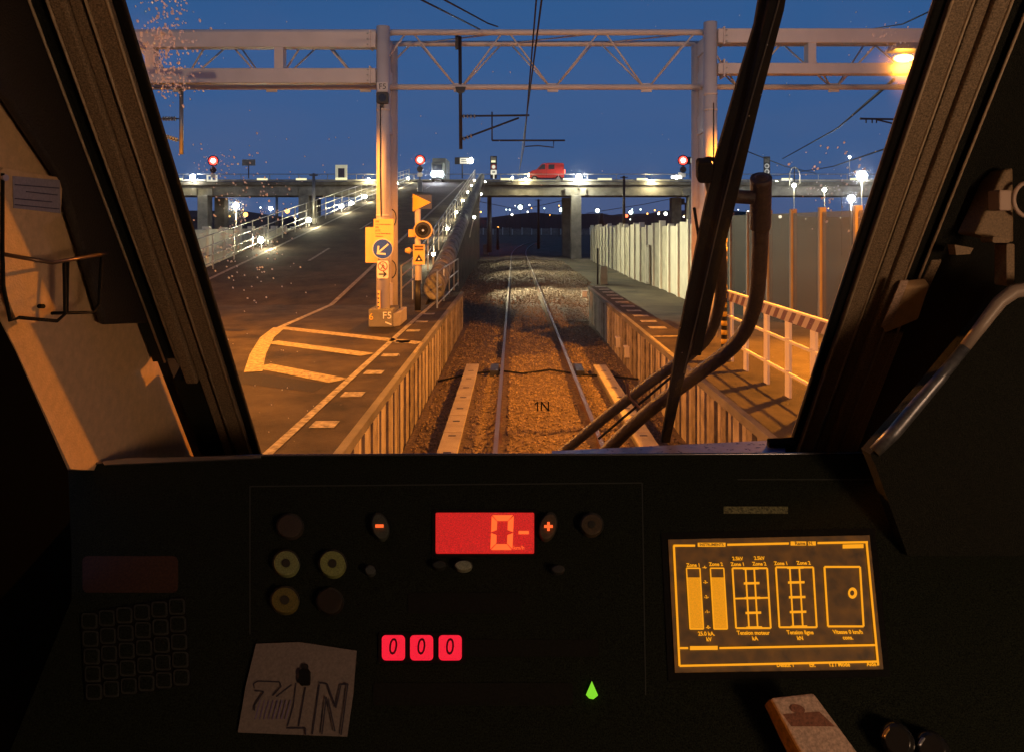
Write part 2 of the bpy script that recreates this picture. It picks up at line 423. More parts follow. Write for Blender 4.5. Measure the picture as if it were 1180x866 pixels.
line([(-4.5, 13.7), (-2.44, 12.35)], .32, mb=m)
line([(-3.9, 11.4), (-2.44, 10.3)], .34, mb=m)
line([(-4.95, 15.6), (-4.75, 14.2), (-4.3, 12.4), (-3.85, 10.9)], .26, zf=lambda y: Z1 + .004, mb=m)
line([(-1.685, 13.55), (-1.68, 12.4)], .06, zf=lambda y: PZ + .016, mb=m)
struct('yellow_markings', m, painty)
yy = [15.4, 17, 18.5, 20] + [20 + 2 * i for i in range(1, 28)]
m = line([(-4.95, y) for y in yy], .13, zf=lambda y: max(Z1, zr(y) + .006) + .003)
line([(-9.75, y) for y in [8, 12, 16, 20] + yy[4:]], .14, zf=lambda y: max(Z1, zr(y) + .006), mb=m)
for y in (27, 36, 45, 54, 63):
    line([(-7.5, y), (-7.5, y + 3)], .11, zf=lambda y: zr(y) + .006, mb=m)
struct('road_markings', m, paintw)
m = MB()
for k in range(11):
    y = 15.6 + k * 1.02; m.poly(flat([(2.86, y - .16), (3.22, y - .16), (3.22, y + .16), (2.86, y + .16)]))
struct('platform_markings', m, paintw)
m = line([(2.72, 14.35), (3.38, 14.42)], .14); line([(2.66, 14.35), (2.66, 12.6)], .06, zf=lambda y: PZ + .016, mb=m)
struct('yellow_markings', m, painty)

# ================================================================ RAMP
def redge(y): return -2.4 - max(0, y - 20) * .019
m = MB(); yl = [20, 22, 24, 27, 30, 35, 40, 45, 50, 55, 60, 65, 70, 74]
for a, b in zip(yl[:-1], yl[1:]):
    m.prism([(-10.7, a, -.4), (redge(a), a, -.4), (redge(a), a, zr(a)), (-10.7, a, zr(a))], (0, 0, 0)) if 0 else None
    i = len(m.v)
    for y in (a, b):
        m.v += [Vector((-10.7, y, -.5)), Vector((redge(y), y, -.5)), Vector((redge(y), y, zr(y))), Vector((-10.7, y, zr(y)))]
    m.f += [(i + 3, i + 2, i + 6, i + 7), (i + 1, i + 5, i + 6, i + 2), (i, i + 3, i + 7, i + 4)]
    if b == 74: m.f.append((i + 4, i + 5, i + 6, i + 7))
struct('road_ramp', m, asph_ramp)
par_m = mat('sooty_concrete', (.10, .10, .09), .85, var=.6, scale=4, bump=.9, bscale=18, c2=(.28, .27, .23))
# round-topped concrete parapet in segments
t = empty('ramp_parapet', (redge(20), 20, PZ), 'big round segmented concrete parapet along the right edge of the ramp', 'parapet')
y = 20.4
while y < 73.5:
    m = MB(); y2 = y + 1.18; n = 12; i0 = len(m.v)
    for yy_, rr in ((y, .29), (y + .10, .37), (y2 - .10, .37), (y2, .29)):
        for j in range(n):
            a = 2 * math.pi * j / n; m.v.append(Vector((redge(yy_) + .20 + rr * math.cos(a) * .8, yy_, zr(yy_) + .36 + rr * math.sin(a))))
    for kk in range(3):
        for j in range(n): p = i0 + kk * n + j; q = i0 + kk * n + (j + 1) % n; m.f.append((p, q, q + n, p + n))
    m.f.append(tuple(range(i0, i0 + n))); m.f.append(tuple(range(i0 + 3 * n, i0 + 4 * n)))
    m.build('parapet_segment', par_m, t, smooth=True); y += 1.22
# twin handrails on the ramp
def railing(name, fx, y0, y1, zf, lb, step=2.0, h=1.05, m_=None, rails=(1.0, .72, .40), r=.022, group=None):
    m_ = m_ or steelg; t = empty(name, (fx(y0), y0, zf(y0)), lb, 'railing', group)
    ys_ = []; y = y0
    while y < y1: ys_.append(y); y += step
    ys_.append(y1)
    for rr in rails: MB().tube([(fx(y), y, zf(y) + h * rr) for y in ys_], r, 8).build('handrail', m_, t, smooth=True)
    for y in ys_: MB().bar((fx(y), y, zf(y) - .02), (fx(y), y, zf(y) + h), .035, .05, (0, 1, 0)).build('post', m_, t)
    return t
railing('handrail', lambda y: redge(y) - .42, 18.5, 73, zr, 'pale twin pipe handrail on the road side of the ramp parapet', 2.2, 1.15, rails=(1, .78, .5), group='railings of the ramp')
railing('handrail', lambda y: -10.35, 14, 73, zr, 'grey pipe railing along the left edge of the ramp', 1.9, 1.2, rails=(1, .7, .42, .2), group='railings of the ramp')
railing('handrail', lambda y: -2.0, 19.3, 26.5, lambda y: PZ - .0, 'short pale railing between the round parapet and the platform end', 1.8, .95, rails=(1, .55, .1), group='railings of the ramp')
# low ramp lamps
def bollard(x, y, z, lb, pw, em=e_wht, grp='low lamps along the ramp', br=.062):
    t = empty('ramp_lamp', (x, y, z), lb, 'lamp', grp)
    MB().bar((x, y, z), (x, y, z + .32), .06, .06).build('stem', steelg, t)
    MB().box((x - .09, y - .09, z + .44), (x + .09, y + .09, z + .47)).build('cap', steelg, t)
    MB().ball((x, y, z + .39), br, 10, 6).build('bulb', em, t, smooth=True)
    point('ramp_light', (x + (.24 if x < -6 else -.2), y, z + .36), pw, WHT, .05)
ordn = ['nearest', 'second', 'third', 'fourth', 'fifth', 'sixth', 'farthest']
for i in range(7):
    y = 29.6 + 6.9 * i if i else 29.6
    if y > 72: y = 71.5
    bollard(-10.15, y, zr(y), 'white low lamp on the left ramp edge, %s from the train' % ordn[i], 150, br=.12)
for i in range(7):
    y = 26 + 7 * i
    bollard(redge(y) - .32, y, zr(y) + .02, 'white low lamp inside the round parapet, %s from the train' % ordn[i], 85)

# ================================================================ VIADUCT
VY = 74.3
t = empty('viaduct', (4.6, VY, -.34), 'long concrete road viaduct crossing over the railway track', 'viaduct')
MB().box((-75, VY, 6.95), (75, VY + 9, 7.45)).build('deck', conc_d, t)
MB().box((-75, VY - .12, 6.02), (75, VY + .35, 6.93)).build('edge_beam', conc, t)
MB().box((-75, VY + 4, 6.0), (75, VY + 4.5, 6.94)).build('inner_beam', conc_d, t)
MB().box((-75, VY - .45, 7.06), (75, VY - .01, 7.34)).build('ledge', conc_d, t)
MB().box((-75, VY - .3, 7.46), (75, VY - .12, 7.62)).build('kerb', conc, t)
m = MB().tube([(-75, VY - .2, 8.16), (75, VY - .2, 8.16)], .035, 8)
m.build('parapet_rail', steelg, t)
for i in range(48): MB().bar((-68 + i * 2.9, VY - .2, 7.5), (-68 + i * 2.9, VY - .2, 8.16), .05, .05).build('parapet_post', steelg, t)
for px in (236, 352, 536, 665, 800):
    x = (px - CX) / F * VY
    p = MB().box((x - .62, VY - .30, -.6), (x + .40, VY + .9, 6.03)).build('pier', conc, t, bevel=.03)
    MB().box((x - 1.15, VY + 5.2, -.6), (x - .1, VY + 6.4, 6.0)).build('pier', conc_d, t, bevel=.03)
    for dx in (-.95, .62): MB().box((x + dx - .28, VY - .36, 6.0), (x + dx + .28, VY + .5, 6.74)).build('pier_cap', conc, p, bevel=.02)
MB().box((-12.5, VY + 2.4, -.6), (-3.9, VY + 3.2, 6.0)).build('abutment', conc_d, t)
# strip lights on deck edge
names = ['leftmost', 'second from the left', 'third from the left', 'fourth from the left', 'fifth from the left', 'fifth from the right', 'fourth from the right', 'third from the right', 'second from the right', 'rightmost']
for i, px in enumerate((204, 302, 347, 583, 655, 697, 740, 843, 907, 986)):
    c = W(px, 206.5, VY - .5); hw = (16 if px == 697 else 12) / F * VY / 2
    o = empty('deck_light', (c.x, c.y, 7.5), 'pale glowing strip light on the viaduct edge, %s in the row' % names[i], 'strip light', 'strip lights along the viaduct deck')
    MB().box((c.x - hw, c.y + .1, 7.46), (c.x + hw, c.y + .2, c.z + .1)).build('bracket', steelg, o)
    MB().box((c.x - hw, c.y, c.z - .10), (c.x + hw, c.y + .09, c.z + .08)).build('strip', e_warm, o)
# lamps on posts, near viaduct
def mast_lamp(px, py, y, r, em, pw, lb, cat='lamp', grp=None, base=None, pole_r=.05, lc=WHT, hide=False):
    c = W(px, py, y); b = gnd(c.x, y) if base is None else base
    o = empty('lamp_post', (c.x, y, b), lb, cat, grp)
    MB().tube([(c.x, y, b), (c.x, y, c.z - r * .6)], [pole_r, pole_r * .7], 8).build('pole', steelg if y < 120 else dark, o, smooth=True)
    MB().box((c.x - r * 1.5, y - r * .3, c.z + r * .95), (c.x + r * 1.5, y + r * .9, c.z + r * 1.25)).build('hood', dark, o)
    MB().ball(c, r, 12, 8).build('bulb', em, o, smooth=True)
    if pw: point('lamp_light', (c.x, y - r * 1.6, c.z - r), pw, lc, .15)
    return o
vg = 'lamp posts on the viaduct'
mast_lamp(667, 204, VY - .75, .26, e_wht2, 700, 'brightest white lamp above the viaduct pier right of the red van', grp=vg, base=6.5, lc=(1, .95, .66))
mast_lamp(605.5, 206.5, VY - .6, .10, e_wht, 420, 'small white lamp on the viaduct edge left of the red van', grp=vg, base=7.2)
mast_lamp(590.5, 205, VY - .6, .09, e_wht, 0, 'small white lamp between the no entry board and the red van', grp=vg, base=7.2)
mast_lamp(751, 209, VY - .6, .11, e_wht, 420, 'small white lamp on the viaduct left of the right red signal', grp=vg, base=7.2)
mast_lamp(222, 204, VY - .6, .24, e_wht2, 150, 'bright white lamp on the viaduct at the far left', grp=vg, base=7.2)
mast_lamp(425, 207, VY - .6, .11, e_wht, 420, 'small white lamp on the viaduct left of the gantry post', grp=vg, base=7.2)
mast_lamp(272, 237, 60, .22, e_wht2, 1200, 'bright white floodlight below the viaduct seen through raindrops at left', grp='yard lamps at left')
mast_lamp(895, 209, VY + 1, .14, e_wht, 0, 'white lamp on the viaduct just right of the wiper arm top', grp=vg, base=7.2)
mast_lamp(979, 181, 110, .16, e_wht, 0, 'high white lamp above the big glare by the right pillar', grp='yard lamps at right')
mast_lamp(993, 203, 66, .42, e_wht2, 420, 'largest white floodlight beside the right windscreen pillar', grp='yard lamps at right')
mast_lamp(981, 229, 60, .27, e_wht2, 260, 'lower bright floodlight beside the right windscreen pillar', grp='yard lamps at right')
mast_lamp(915, 214, 70, .17, e_wht, 60, 'white lamp right of the hooped pole above the wall', grp='yard lamps at right', base=0)
mast_lamp(950, 219, 64, .17, e_wht, 60, 'yellowish lamp right of the row above the wall', grp='yard lamps at right')
mast_lamp(970, 213, 80, .13, e_wht, 0, 'small lamp left of the largest floodlight', grp='yard lamps at right')
# distant lamps
far = [(599.5, 239, 230, .7, e_fargr, 'bright greenish lamp far behind the track under the viaduct'), (646.5, 242, 230, .6, e_fargr, 'greenish lamp left of the middle viaduct pier'),
       (610, 236.5, 400, .4, e_far, 'tiny lamp right of the bright greenish one'), (620.5, 244, 300, .4, e_far, 'small lamp on the mast right of the track'),
       (554, 244.5, 350, .4, e_faror, 'tiny yellowish lamp beside the ramp end'), (546, 247, 350, .35, e_far, 'tiny lamp nearest the ramp parapet under the viaduct'),
       (590, 247.5, 400, .6, e_far, 'small lamp above the distant wall left of the greenish lamp'), (574, 262.5, 140, .18, e_faror, 'low yellowish lamp in front of the distant wall'),
       (688.5, 243, 220, .6, e_fargr, 'greenish lamp just right of the middle viaduct pier'), (727, 245, 220, .6, e_fargr, 'greenish lamp right of the red yard light'),
       (722, 249, 200, .45, e_farred, 'red light low above the cream wall'), (746, 246.5, 400, .45, e_faror, 'tiny amber lamp in the dark right of the red light'),
       (759, 246.5, 400, .6, e_far, 'left lamp of the close pair on the dark skyline'), (767, 246.5, 380, .9, e_far, 'right lamp of the close pair on the dark skyline'),
       (788, 250, 350, .4, e_far, 'tiny lamp beside the right gantry post'), (312, 240.5, 260, .6, e_wht2, 'white lamp under the viaduct at left'),
       (331, 243.5, 230, .7, e_faror, 'orange lamp under the viaduct left of the pier'), (283, 247.5, 230, .7, e_faror, 'orange lamp among the raindrops at left'),
       (405, 235, 150, .5, e_wht, 'white lamp just left of the gantry post, upper'), (408.5, 243, 150, .3, e_faror, 'orange lamp just left of the gantry post, lower'),
       (862, 245, 200, .45, e_far, 'lamp seen between the two wiper arms'), (899, 250, 200, .45, e_far, 'lamp over the wall right of the wiper arm')]
for px, py, y, r, em, lb in far:
    mast_lamp(px, py, y, r, em, 0, lb, grp='distant yard lamps', pole_r=.09)

rq = random.Random(21)
for k in range(34):
    px = rq.choice([rq.uniform(215, 425), rq.uniform(670, 800), rq.uniform(835, 975), rq.uniform(548, 645)]); y = rq.uniform(180, 480); py = rq.uniform(236, 254)
    kind = rq.choice([(e_far, 'white'), (e_faror, 'amber'), (e_far, 'white'), (e_fargr, 'greenish')])
    o = mast_lamp(px, py, y, rq.uniform(.16, .32) * y / 300, kind[0], 0, 'tiny distant %s yard lamp low on the dark skyline' % kind[1], grp='tiny %s lamps on the skyline' % kind[1], pole_r=.07)
# hills and distant wall
m = MB(); n = 120
for j, (yy_, hh) in enumerate(((560, 0), (640, 1), (900, 1.25), (1400, 0))):
    for i in range(n + 1):
        x = -1100 + 2200 * i / n
        h = 10.5 + 3.0 * math.sin(x * .012) + 2.2 * math.sin(x * .035 + 1) + 1.2 * math.sin(x * .11) + 1.0 * random.random()
        m.v.append(Vector((x, yy_, -1 + h * hh)))
for j in range(3):
    for i in range(n): a = j * (n + 1) + i; m.f.append((a, a + 1, a + n + 2, a + n + 1))
struct('hills', m, hillm)

def barrier(name, p0, p1, step, z0, z1f, lb, pm=None, gm=None, lift=0.0, grp='noise barriers', pw_=.30, pd_=.26):
    p0 = Vector((*p0, 0)); p1 = Vector((*p1, 0)); d = (p1 - p0); n = max(1, int(d.length / step)); d /= n
    t = empty(name, (p0.x, p0.y, z0(p0.x, p0.y)), lb, 'barrier', grp)
    side = d.normalized().cross(Vector((0, 0, 1)))
    for i in range(n + 1):
        a = p0 + d * i; zb = z0(a.x, a.y) - .1; zt = z1f(a.y, i)
        MB().bar(Vector((a.x, a.y, zb)), Vector((a.x, a.y, zt)), pw_, pd_, d).build('post', pm or fence_p, t)
        if i < n:
            b = a + d; zz = z1f(a.y, i) - .12
            q = side * .05
            MB().prism([a + d.normalized() * .151 - q + Vector((0, 0, zb + lift)), b - d.normalized() * .151 - q + Vector((0, 0, z0(b.x, b.y) - .1 + lift)),
                        b - d.normalized() * .151 - q + Vector((0, 0, zz)), a + d.normalized() * .151 - q + Vector((0, 0, zz))], q * 2).build('panel', gm or rb.choice((fence_m, fence_m, fence_m2)), t)
    return t
barrier('noise_barrier', (8.05, 31.5), (7.6, 71.5), 2.0, gnd, lambda y, i: 3.25 + .12 * math.sin(i * 1.9) - .006 * (y - 31), 'tall cream panel wall along the right side of the track')
clear = bpy.data.materials.new('smoky_acrylic'); clear.use_nodes = True; tt = clear.node_tree; b = tt.nodes['Principled BSDF']
b.inputs['Base Color'].default_value = (.34, .30, .25, 1); b.inputs['Roughness'].default_value = .5
tr = tt.nodes.new('ShaderNodeBsdfTransparent'); tr.inputs[0].default_value = (.55, .5, .45, 1); mx = tt.nodes.new('ShaderNodeMixShader'); mx.inputs[0].default_value = .22
tt.links.new(tr.outputs[0], mx.inputs[1]); tt.links.new(b.outputs[0], mx.inputs[2]); tt.links.new(mx.outputs[0], tt.nodes['Material Output'].inputs[0])
barrier('glazed_barrier', (8.0, 7.2), (8.05, 31.2), 2.0, gnd, lambda y, i: 3.55, 'smoky transparent screen between tall posts behind the striped railing', gm=clear, pm=mat('weathered_post', (.21, .165, .13), .7, var=.15, scale=2), pw_=.17, pd_=.13)
barrier('noise_barrier', (-13.0, 24), (-14.0, 68), 1.9, gnd, lambda y, i: 3.0 + .03 * math.sin(i * 2.2), 'cream panel wall beyond the left railing of the ramp')
barrier('noise_barrier', (-30, 205), (40, 205), 2.6, lambda x, y: .4, lambda y, i: 2.1 + .25 * math.sin(i * 2.7), 'distant pale wall seen under the viaduct', pm=fence_p, gm=conc)
# small door in the right wall
o = MB().box((7.72, 42.0, -.3), (7.78, 43.0, 1.95)).build('wall_door', conc_p, bevel=.02); tag(o, 'narrow pale framed door set in the cream wall', 'door')
MB().box((7.70, 42.15, -.2), (7.719, 42.85, 1.8)).build('leaf', fence_m, o)

for x, y, pw, lb in ((-3.0, 36, 5400, 'nearest'), (-3.3, 50, 4600, 'second'), (-3.6, 63, 3600, 'farthest')):
    zz = zr(y) + 1.5
    o = empty('flood_lamp', (redge(y) + .55, y, zr(y) - .4), 'small lamp bracketed outside the ramp parapet over the track, %s from the train' % lb, 'lamp', 'track side lamps on the ramp')
    MB().bar((redge(y) + .55, y, zr(y) - .4), (redge(y) + .75, y, zr(y) + .55), .05, .05).build('bracket', steelg, o)
    MB().ball((redge(y) + .78, y, zr(y) + .58), .06, 10, 6).build('bulb', e_wht, o, smooth=True)
    spot('flood_light', (redge(y) + .85, y, zr(y) + .5), pw, (1, .90, .56), 112, .7, .06, (5.5, y - 3, 0))
# ================================================================ STRIPED RAILING and post on the right platform
stripe = bpy.data.materials.new('red_white_stripes'); stripe.use_nodes = True; tt = stripe.node_tree; b = tt.nodes['Principled BSDF']; b.inputs['Roughness'].default_value = .5
tcn = tt.nodes.new('ShaderNodeTexCoord'); sp = tt.nodes.new('ShaderNodeSeparateXYZ'); tt.links.new(tcn.outputs['Object'], sp.inputs[0])
a1 = tt.nodes.new('ShaderNodeMath'); a1.operation = 'ADD'; tt.links.new(sp.outputs[1], a1.inputs[0]); tt.links.new(sp.outputs[2], a1.inputs[1])
a2 = tt.nodes.new('ShaderNodeMath'); a2.operation = 'PINGPONG'; a2.inputs[1].default_value = .14; tt.links.new(a1.outputs[0], a2.inputs[0])
a3 = tt.nodes.new('ShaderNodeMath'); a3.operation = 'GREATER_THAN'; a3.inputs[1].default_value = .07; tt.links.new(a2.outputs[0], a3.inputs[0])
mixc = tt.nodes.new('ShaderNodeMix'); mixc.data_type = 'RGBA'; tt.links.new(a3.outputs[0], mixc.inputs[0])
mixc.inputs[6].default_value = (.42, .36, .30, 1); mixc.inputs[7].default_value = (.13, .055, .04, 1); tt.links.new(mixc.outputs[2], b.inputs[0])
t = empty('striped_railing', (3.46, 11.4, PZ), 'white railing with red striped top board on the right platform', 'railing')
MB().box((3.44, 6.2, PZ + .96), (3.465, 11.9, PZ + 1.10)).build('striped_board', stripe, t)
MB().box((3.43, 6.2, PZ + 1.101), (3.475, 11.9, PZ + 1.125)).build('cap_rail', fence_p, t)
for zz in (.70, .30): MB().box((3.435, 6.2, PZ + zz), (3.46, 11.9, PZ + zz + .035)).build('rail', fence_p, t)
for y in (6.9, 7.7, 8.5, 9.3, 10.1, 11.0, 11.75): MB().box((3.466, y - .02, PZ), (3.50, y + .13, PZ + 1.10)).build('post', whitem, t)
bw = empty('marker_post', (3.38, 11.85, PZ), 'slim yellow and black banded post at the railing end', 'post')
MB().box((3.28, 11.75, PZ), (3.48, 11.95, PZ + .04)).build('foot', painty, bw, bevel=.01)
MB().tube([(3.38, 11.85, PZ + .03), (3.38, 11.85, PZ + 2.02)], .045, 14).build('shaft', blackm, bw, smooth=True)
for k in range(13):
    z = PZ + .12 + k * .147
    MB().tube([(3.38, 11.85, z), (3.38, 11.85, z + .078)], .0475, 14).build('band', yellowm, bw, smooth=True)
MB().ball((3.38, 11.85, PZ + 2.03), .047, 12, 8).build('cap', yellowm, bw, smooth=True)

# ================================================================ GANTRY
t = empty('gantry', (.7, 16, PZ), 'big white steel gantry carrying overhead wires across the track', 'gantry')
GY = 16.0; s = GY / F
def gx(px): return (px - CX) * s
def gz(py): return CZ + (HY - py) * s
for px0, nm in ((441.5, -1), (818.5, 1)):
    x = gx(px0); base = PZ if nm < 0 else -.3
    p = MB().tube([(x, GY, base), (x, GY, gz(31 if nm < 0 else 26))], .145, 28).build('post', steelw, t, smooth=True)
    MB().tube([(x, GY + 1.1, base), (x, GY + 1.1, gz(38))], .145, 28).build('rear_post', steelw, p, smooth=True)
    for (za, zb) in ((base, gz(330)), (gz(262), gz(240)), (gz(150), gz(128)), (gz(95), gz(75)), (gz(55), gz(38))):
        MB().box((x - .05, GY + .13, za), (x + .05, GY + .97, zb)).build('batten_plate', steelw, p)
    MB().box((x - .018, GY + .12, base), (x + .018, GY + .98, gz(40))).build('web_plate', steelw, p)
    for py in (110, 128, 250, 305): MB().tube([(x, GY, gz(py)), (x, GY, gz(py) + .05)], .152, 28).build('collar', steelw, p, smooth=True)
for px0 in (434, 826):
    for py in (47, 88) if px0 == 434 else (43, 80):
        sg_ = -1 if px0 == 434 else 1; x = gx(px0) + sg_ * .12
        fl_ = MB().box((x - .015, GY - .17, gz(py + 10)), (x + .015, GY + .17, gz(py - 10))).build('flange_plate', steelw, t)
        for dz in (-.12, 0, .12): MB().tube([(x + sg_ * .05, GY - .135, gz(py) + dz), (x + sg_ * .05, GY - .165, gz(py) + dz)], .018, 8).build('bolt', steelg, fl_)
for px0, dx in ((441.5, .15), (818.5, -.15)):
    MB().tube([(gx(px0) - dx * .2, GY - .155, gz(120)), (gx(px0) - dx * .25, GY - .155, gz(200)), (gx(px0) - dx * .1, GY - .155, gz(250))], .012, 6).build('cable', dark, t, smooth=True)
def beam(x0, x1, pya, pyb, yy_): MB().box((x0, yy_ - .13, gz(pyb)), (x1, yy_ + .13, gz(pya))).build('box_beam', steelw, t, bevel=.012)
beam(-12, gx(434), 38.5, 56, GY); beam(-12, gx(434), 80, 97, GY)
beam(gx(826), 12.5, 34.5, 51, GY); beam(gx(826), 12.5, 74, 86.5, GY)
for a, b, c, d in ((318, 328, 56, 80), (929, 938, 51, 74), (170, 180, 56, 80)): MB().box((gx(a), GY - .12, gz(d)), (gx(b), GY + .12, gz(c))).build('strut', steelw, t)
TY, BY = GY + .25, GY + .7
zt, zb2 = gz(38) + .02 * 0, CZ + (HY - 100.5) * BY / F
MB().tube([(-12.6, TY, CZ + (HY - 37.5) * TY / F), (12.8, TY, CZ + (HY - 37.5) * TY / F)], .065, 14).build('truss_chord', steelw, t, smooth=True)
TY2 = GY + 1.25
MB().tube([(-12.6, TY2, CZ + (HY - 50.5) * TY2 / F), (12.8, TY2, CZ + (HY - 50.5) * TY2 / F)], .065, 14).build('truss_chord', steelw, t, smooth=True)
MB().tube([(-12.6, BY, zb2), (12.8, BY, zb2)], .062, 14).build('truss_chord', steelw, t, smooth=True)
zA, zB = CZ + (HY - 38.5) * TY / F, CZ + (HY - 50) * TY2 / F
xb0 = (529 - CX) * BY / F; sp_ = 2.12
for k in range(-5, 6):
    xb = xb0 + k * sp_
    for dx in (-1, 1):
        xt = xb + dx * sp_ * .46
        MB().tube([(xb + dx * .06, BY, zb2), (xt, TY, zA)], .021, 8).build('diagonal_brace', steelw, t, smooth=True)
        MB().tube([(xb + dx * .06, BY, zb2), (xt, TY2, zB)], .021, 8).build('diagonal_brace', steelw, t, smooth=True)
    MB().tube([(xb + sp_ * .46, TY, zA), (xb - sp_ * .46, TY2, zB)], .018, 8).build('diagonal_brace', steelw, t, smooth=True)
    MB().box((xb - .12, BY - .02, zb2 - .11), (xb + .12, BY + .02, zb2 + .08)).build('gusset_plate', steelw, t)
# concrete foot of left post
o = MB().box((gx(428), GY - .32, PZ), (gx(455.5), GY + .5, PZ + .38)).build('post_footing', conc_d, bevel=.02)
tag(o, 'dark concrete block around the left gantry post marked F5 and 6', 'footing')
text('painted_mark', 'F5', .21, (gx(449), GY - .323, PZ + .245), (1, 0, 0), (0, 0, 1), whitem, o)
text('painted_mark', '6', .20, (gx(431), GY - .323, PZ + .22), (1, 0, 0), (0, 0, 1), yellowm, o)
MB().bar((gx(447), GY - .324, PZ + .11), (gx(454), GY - .324, PZ + .055), .004, .025, (0, 0, 1)).build('painted_stroke', whitem, o)
MB().prism([(gx(455.6), GY - .30, PZ), (gx(462), GY - .1, PZ), (gx(462), GY + .9, PZ), (gx(455.6), GY + .9, PZ)], (0, 0, .30)).build('side_block', conc_p, o, bevel=.02)
# rear round mast clamp rings on the post
for py, lb in ((251.5, 'upper dark half ring clamp on the left gantry post'), (310, 'lower dark half ring clamp on the left gantry post')):
    y = GY + .9; c = W(452, py, y)
    pts = [(c.x + .115 * math.cos(R(a)), y - .17, c.z + .20 * math.sin(R(a))) for a in range(-80, 81, 16)]
    tag(MB().tube(pts, .012, 8).build('clamp_ring', dark, smooth=True), lb, 'clamp', 'half ring clamps on the post')
# F5 number plate and lamp box
o = empty('post_lamp', W(441, 118, GY - .2), 'small black box light with F5 plate high on left gantry post', 'box light')
plate(FR(GY - .16), rrect(433.5, 106, 447.5, 119, 2), 0, .12).build('case', blackm, o, bevel=.01)
plate(FR(GY - .285), circ(440.5, 112.5, 4.5), 0, .01).build('lens', glassd, o)
plate(FR(GY - .16), rect(438.5, 119, 442, 124), 0, .05).build('bracket', dark, o)
plate(FR(GY - .16), rect(434.5, 95, 447, 105), 0, .006).build('number_plate', steelw, o)
text('plate_text', 'F5', .17, W(440.8, 100, GY - .17), (1, 0, 0), (0, 0, 1), blackm, o)
# signs on left post
y = GY - .17
o = empty('equipment_box', W(427, 302, y), 'tall yellow lit equipment box on the left side of gantry post', 'box')
plate(FR(y), rrect(421, 262, 436, 303, 1), -.25, .24).build('case', orangem, o, bevel=.01)
plate(FR(y), rect(423.5, 265, 433, 300), -.008, .006).build('door', orangem, o)
o = empty('notice_board', W(442, 275, y), 'pale notice board with two short paragraphs above the blue sign', 'sign', 'signs on the left gantry post')
plate(FR(y), rect(430.6, 252.5, 453.5, 287), -.0, .02).build('board', orangem, o)
for s_, px, py, sz in (('1N', 434.5, 255.5, .062), ('1 or 2 door coaches', 441, 258.8, .040), ('only', 434.5, 261.8, .044), ('ATT', 435.5, 266.2, .062), ('2 m or more lateral', 441, 269.3, .040), ('clearance', 437, 272.3, .044)):
    text('notice_text', s_, sz, W(px, py, y - .023), (1, 0, 0), (0, 0, 1), blackm, o)
o = empty('keep_left_sign', W(441, 299, y), 'round blue sign with a white arrow pointing down left', 'road sign', 'signs on the left gantry post')
plate(FR(y), circ(440.8, 287, 12, n=40), .022, .012).build('rim', whitem, o)
plate(FR(y), circ(440.8, 287, 11, n=40), .036, .006).build('face', bluem, o)
def strokes(fr, segs, wpx, off, th, mt, nm, par):
    m = MB()
    for a, b in segs:
        a = Vector(a); b = Vector(b); d = (b - a).normalized(); q = Vector((-d.y, d.x)) * wpx / 2
        pts = [a + q, b + q, b - q, a - q]; m.prism([fr(p.x, p.y, off) for p in pts], fr.n * th)
        off += .0003
    return m.build(nm, mt, par)
strokes(FR(y), [((447.5, 281.5), (435.5, 291.5)), ((436.2, 283.5), (435.2, 293)), ((434.3, 292), (444.5, 293))], 2.0, .043, .004, whitem, 'arrow', o)
o = empty('pedestrian_sign', W(441, 320, y), 'small white plate with crossed walking figure above a black arrow', 'sign', 'signs on the left gantry post')
plate(FR(y), rrect(434.6, 300.5, 447.5, 321, 2), .0, .015).build('board', whitem, o)
plate(FR(y), circ(441, 307, 5.6), .017, .003).build('ring', redm, o); plate(FR(y), circ(441, 307, 4.6), .022, .003).build('ring_centre', whitem, o)
strokes(FR(y), [((441.3, 304.5), (441, 307.5)), ((441, 307.3), (438.8, 310.3)), ((441, 307.3), (443, 310.3)), ((441, 305.5), (443.2, 307.5)), ((441.3, 303.6), (441.4, 304.6))], .9, .027, .003, blackm, 'figure', o)
strokes(FR(y), [((437.8, 303.6), (444.2, 310.4))], .8, .033, .003, redm, 'slash', o)
strokes(FR(y), [((436.5, 316), (444.5, 316)), ((441.5, 313), (445.2, 316.3)), ((445.2, 315.7), (441.5, 319))], 1.5, .020, .003, blackm, 'arrow', o)
# small striped strip at post foot left
o = empty('height_gauge', W(432, 345, y), 'narrow yellow marked strip at the foot of the left gantry post', 'gauge')
plate(FR(y), rect(435.2, 335, 438.2, 357), 0, .012).build('strip', orangem, o)
for py in (338, 343, 348, 353): plate(FR(y), rect(435.2, py, 437, py + 1.6), .013, .003).build('mark', blackm, o)

# signal post cluster
SY = 18.6; f = FR(SY - .08)
o = empty('signal_post', G(481.5, 357, PZ), 'slim post with yellow flag sign, round lamp and small plates', 'signal post')
b0 = G(481.5, 357, PZ); b0.y = SY; b0.x = (481.5 - CX) * SY / F
MB().tube([(b0.x, SY, PZ), (b0.x, SY, CZ + (HY - 233) * SY / F)], .075, 16).build('pole', steelw, o, smooth=True)
MB().tube([(b0.x, SY, PZ + .02), (b0.x, SY, PZ + .78)], .085, 16).build('pole_sleeve', blackm, o, smooth=True)
plate(f, rect(476, 224.5, 497.5, 241), -.02, .015).build('flag_back', mat('navy_plate', (.02, .02, .06), .4), o)
plate(f, [(475.6, 223.5), (496.5, 233.5), (475.6, 244)], .0, .02).build('flag_sign', yellowm, o)
plate(f, circ(487.3, 265.3, 10.8, n=36), .0, .10).build('lamp_rim', orangem, o)
plate(f, circ(487.3, 265.3, 9.4, n=36), .101, .01).build('lamp_lens', blackm, o)
plate(f, circ(487.3, 265.3, 6, n=30), .112, .006).build('lens_ring', rubber, o)
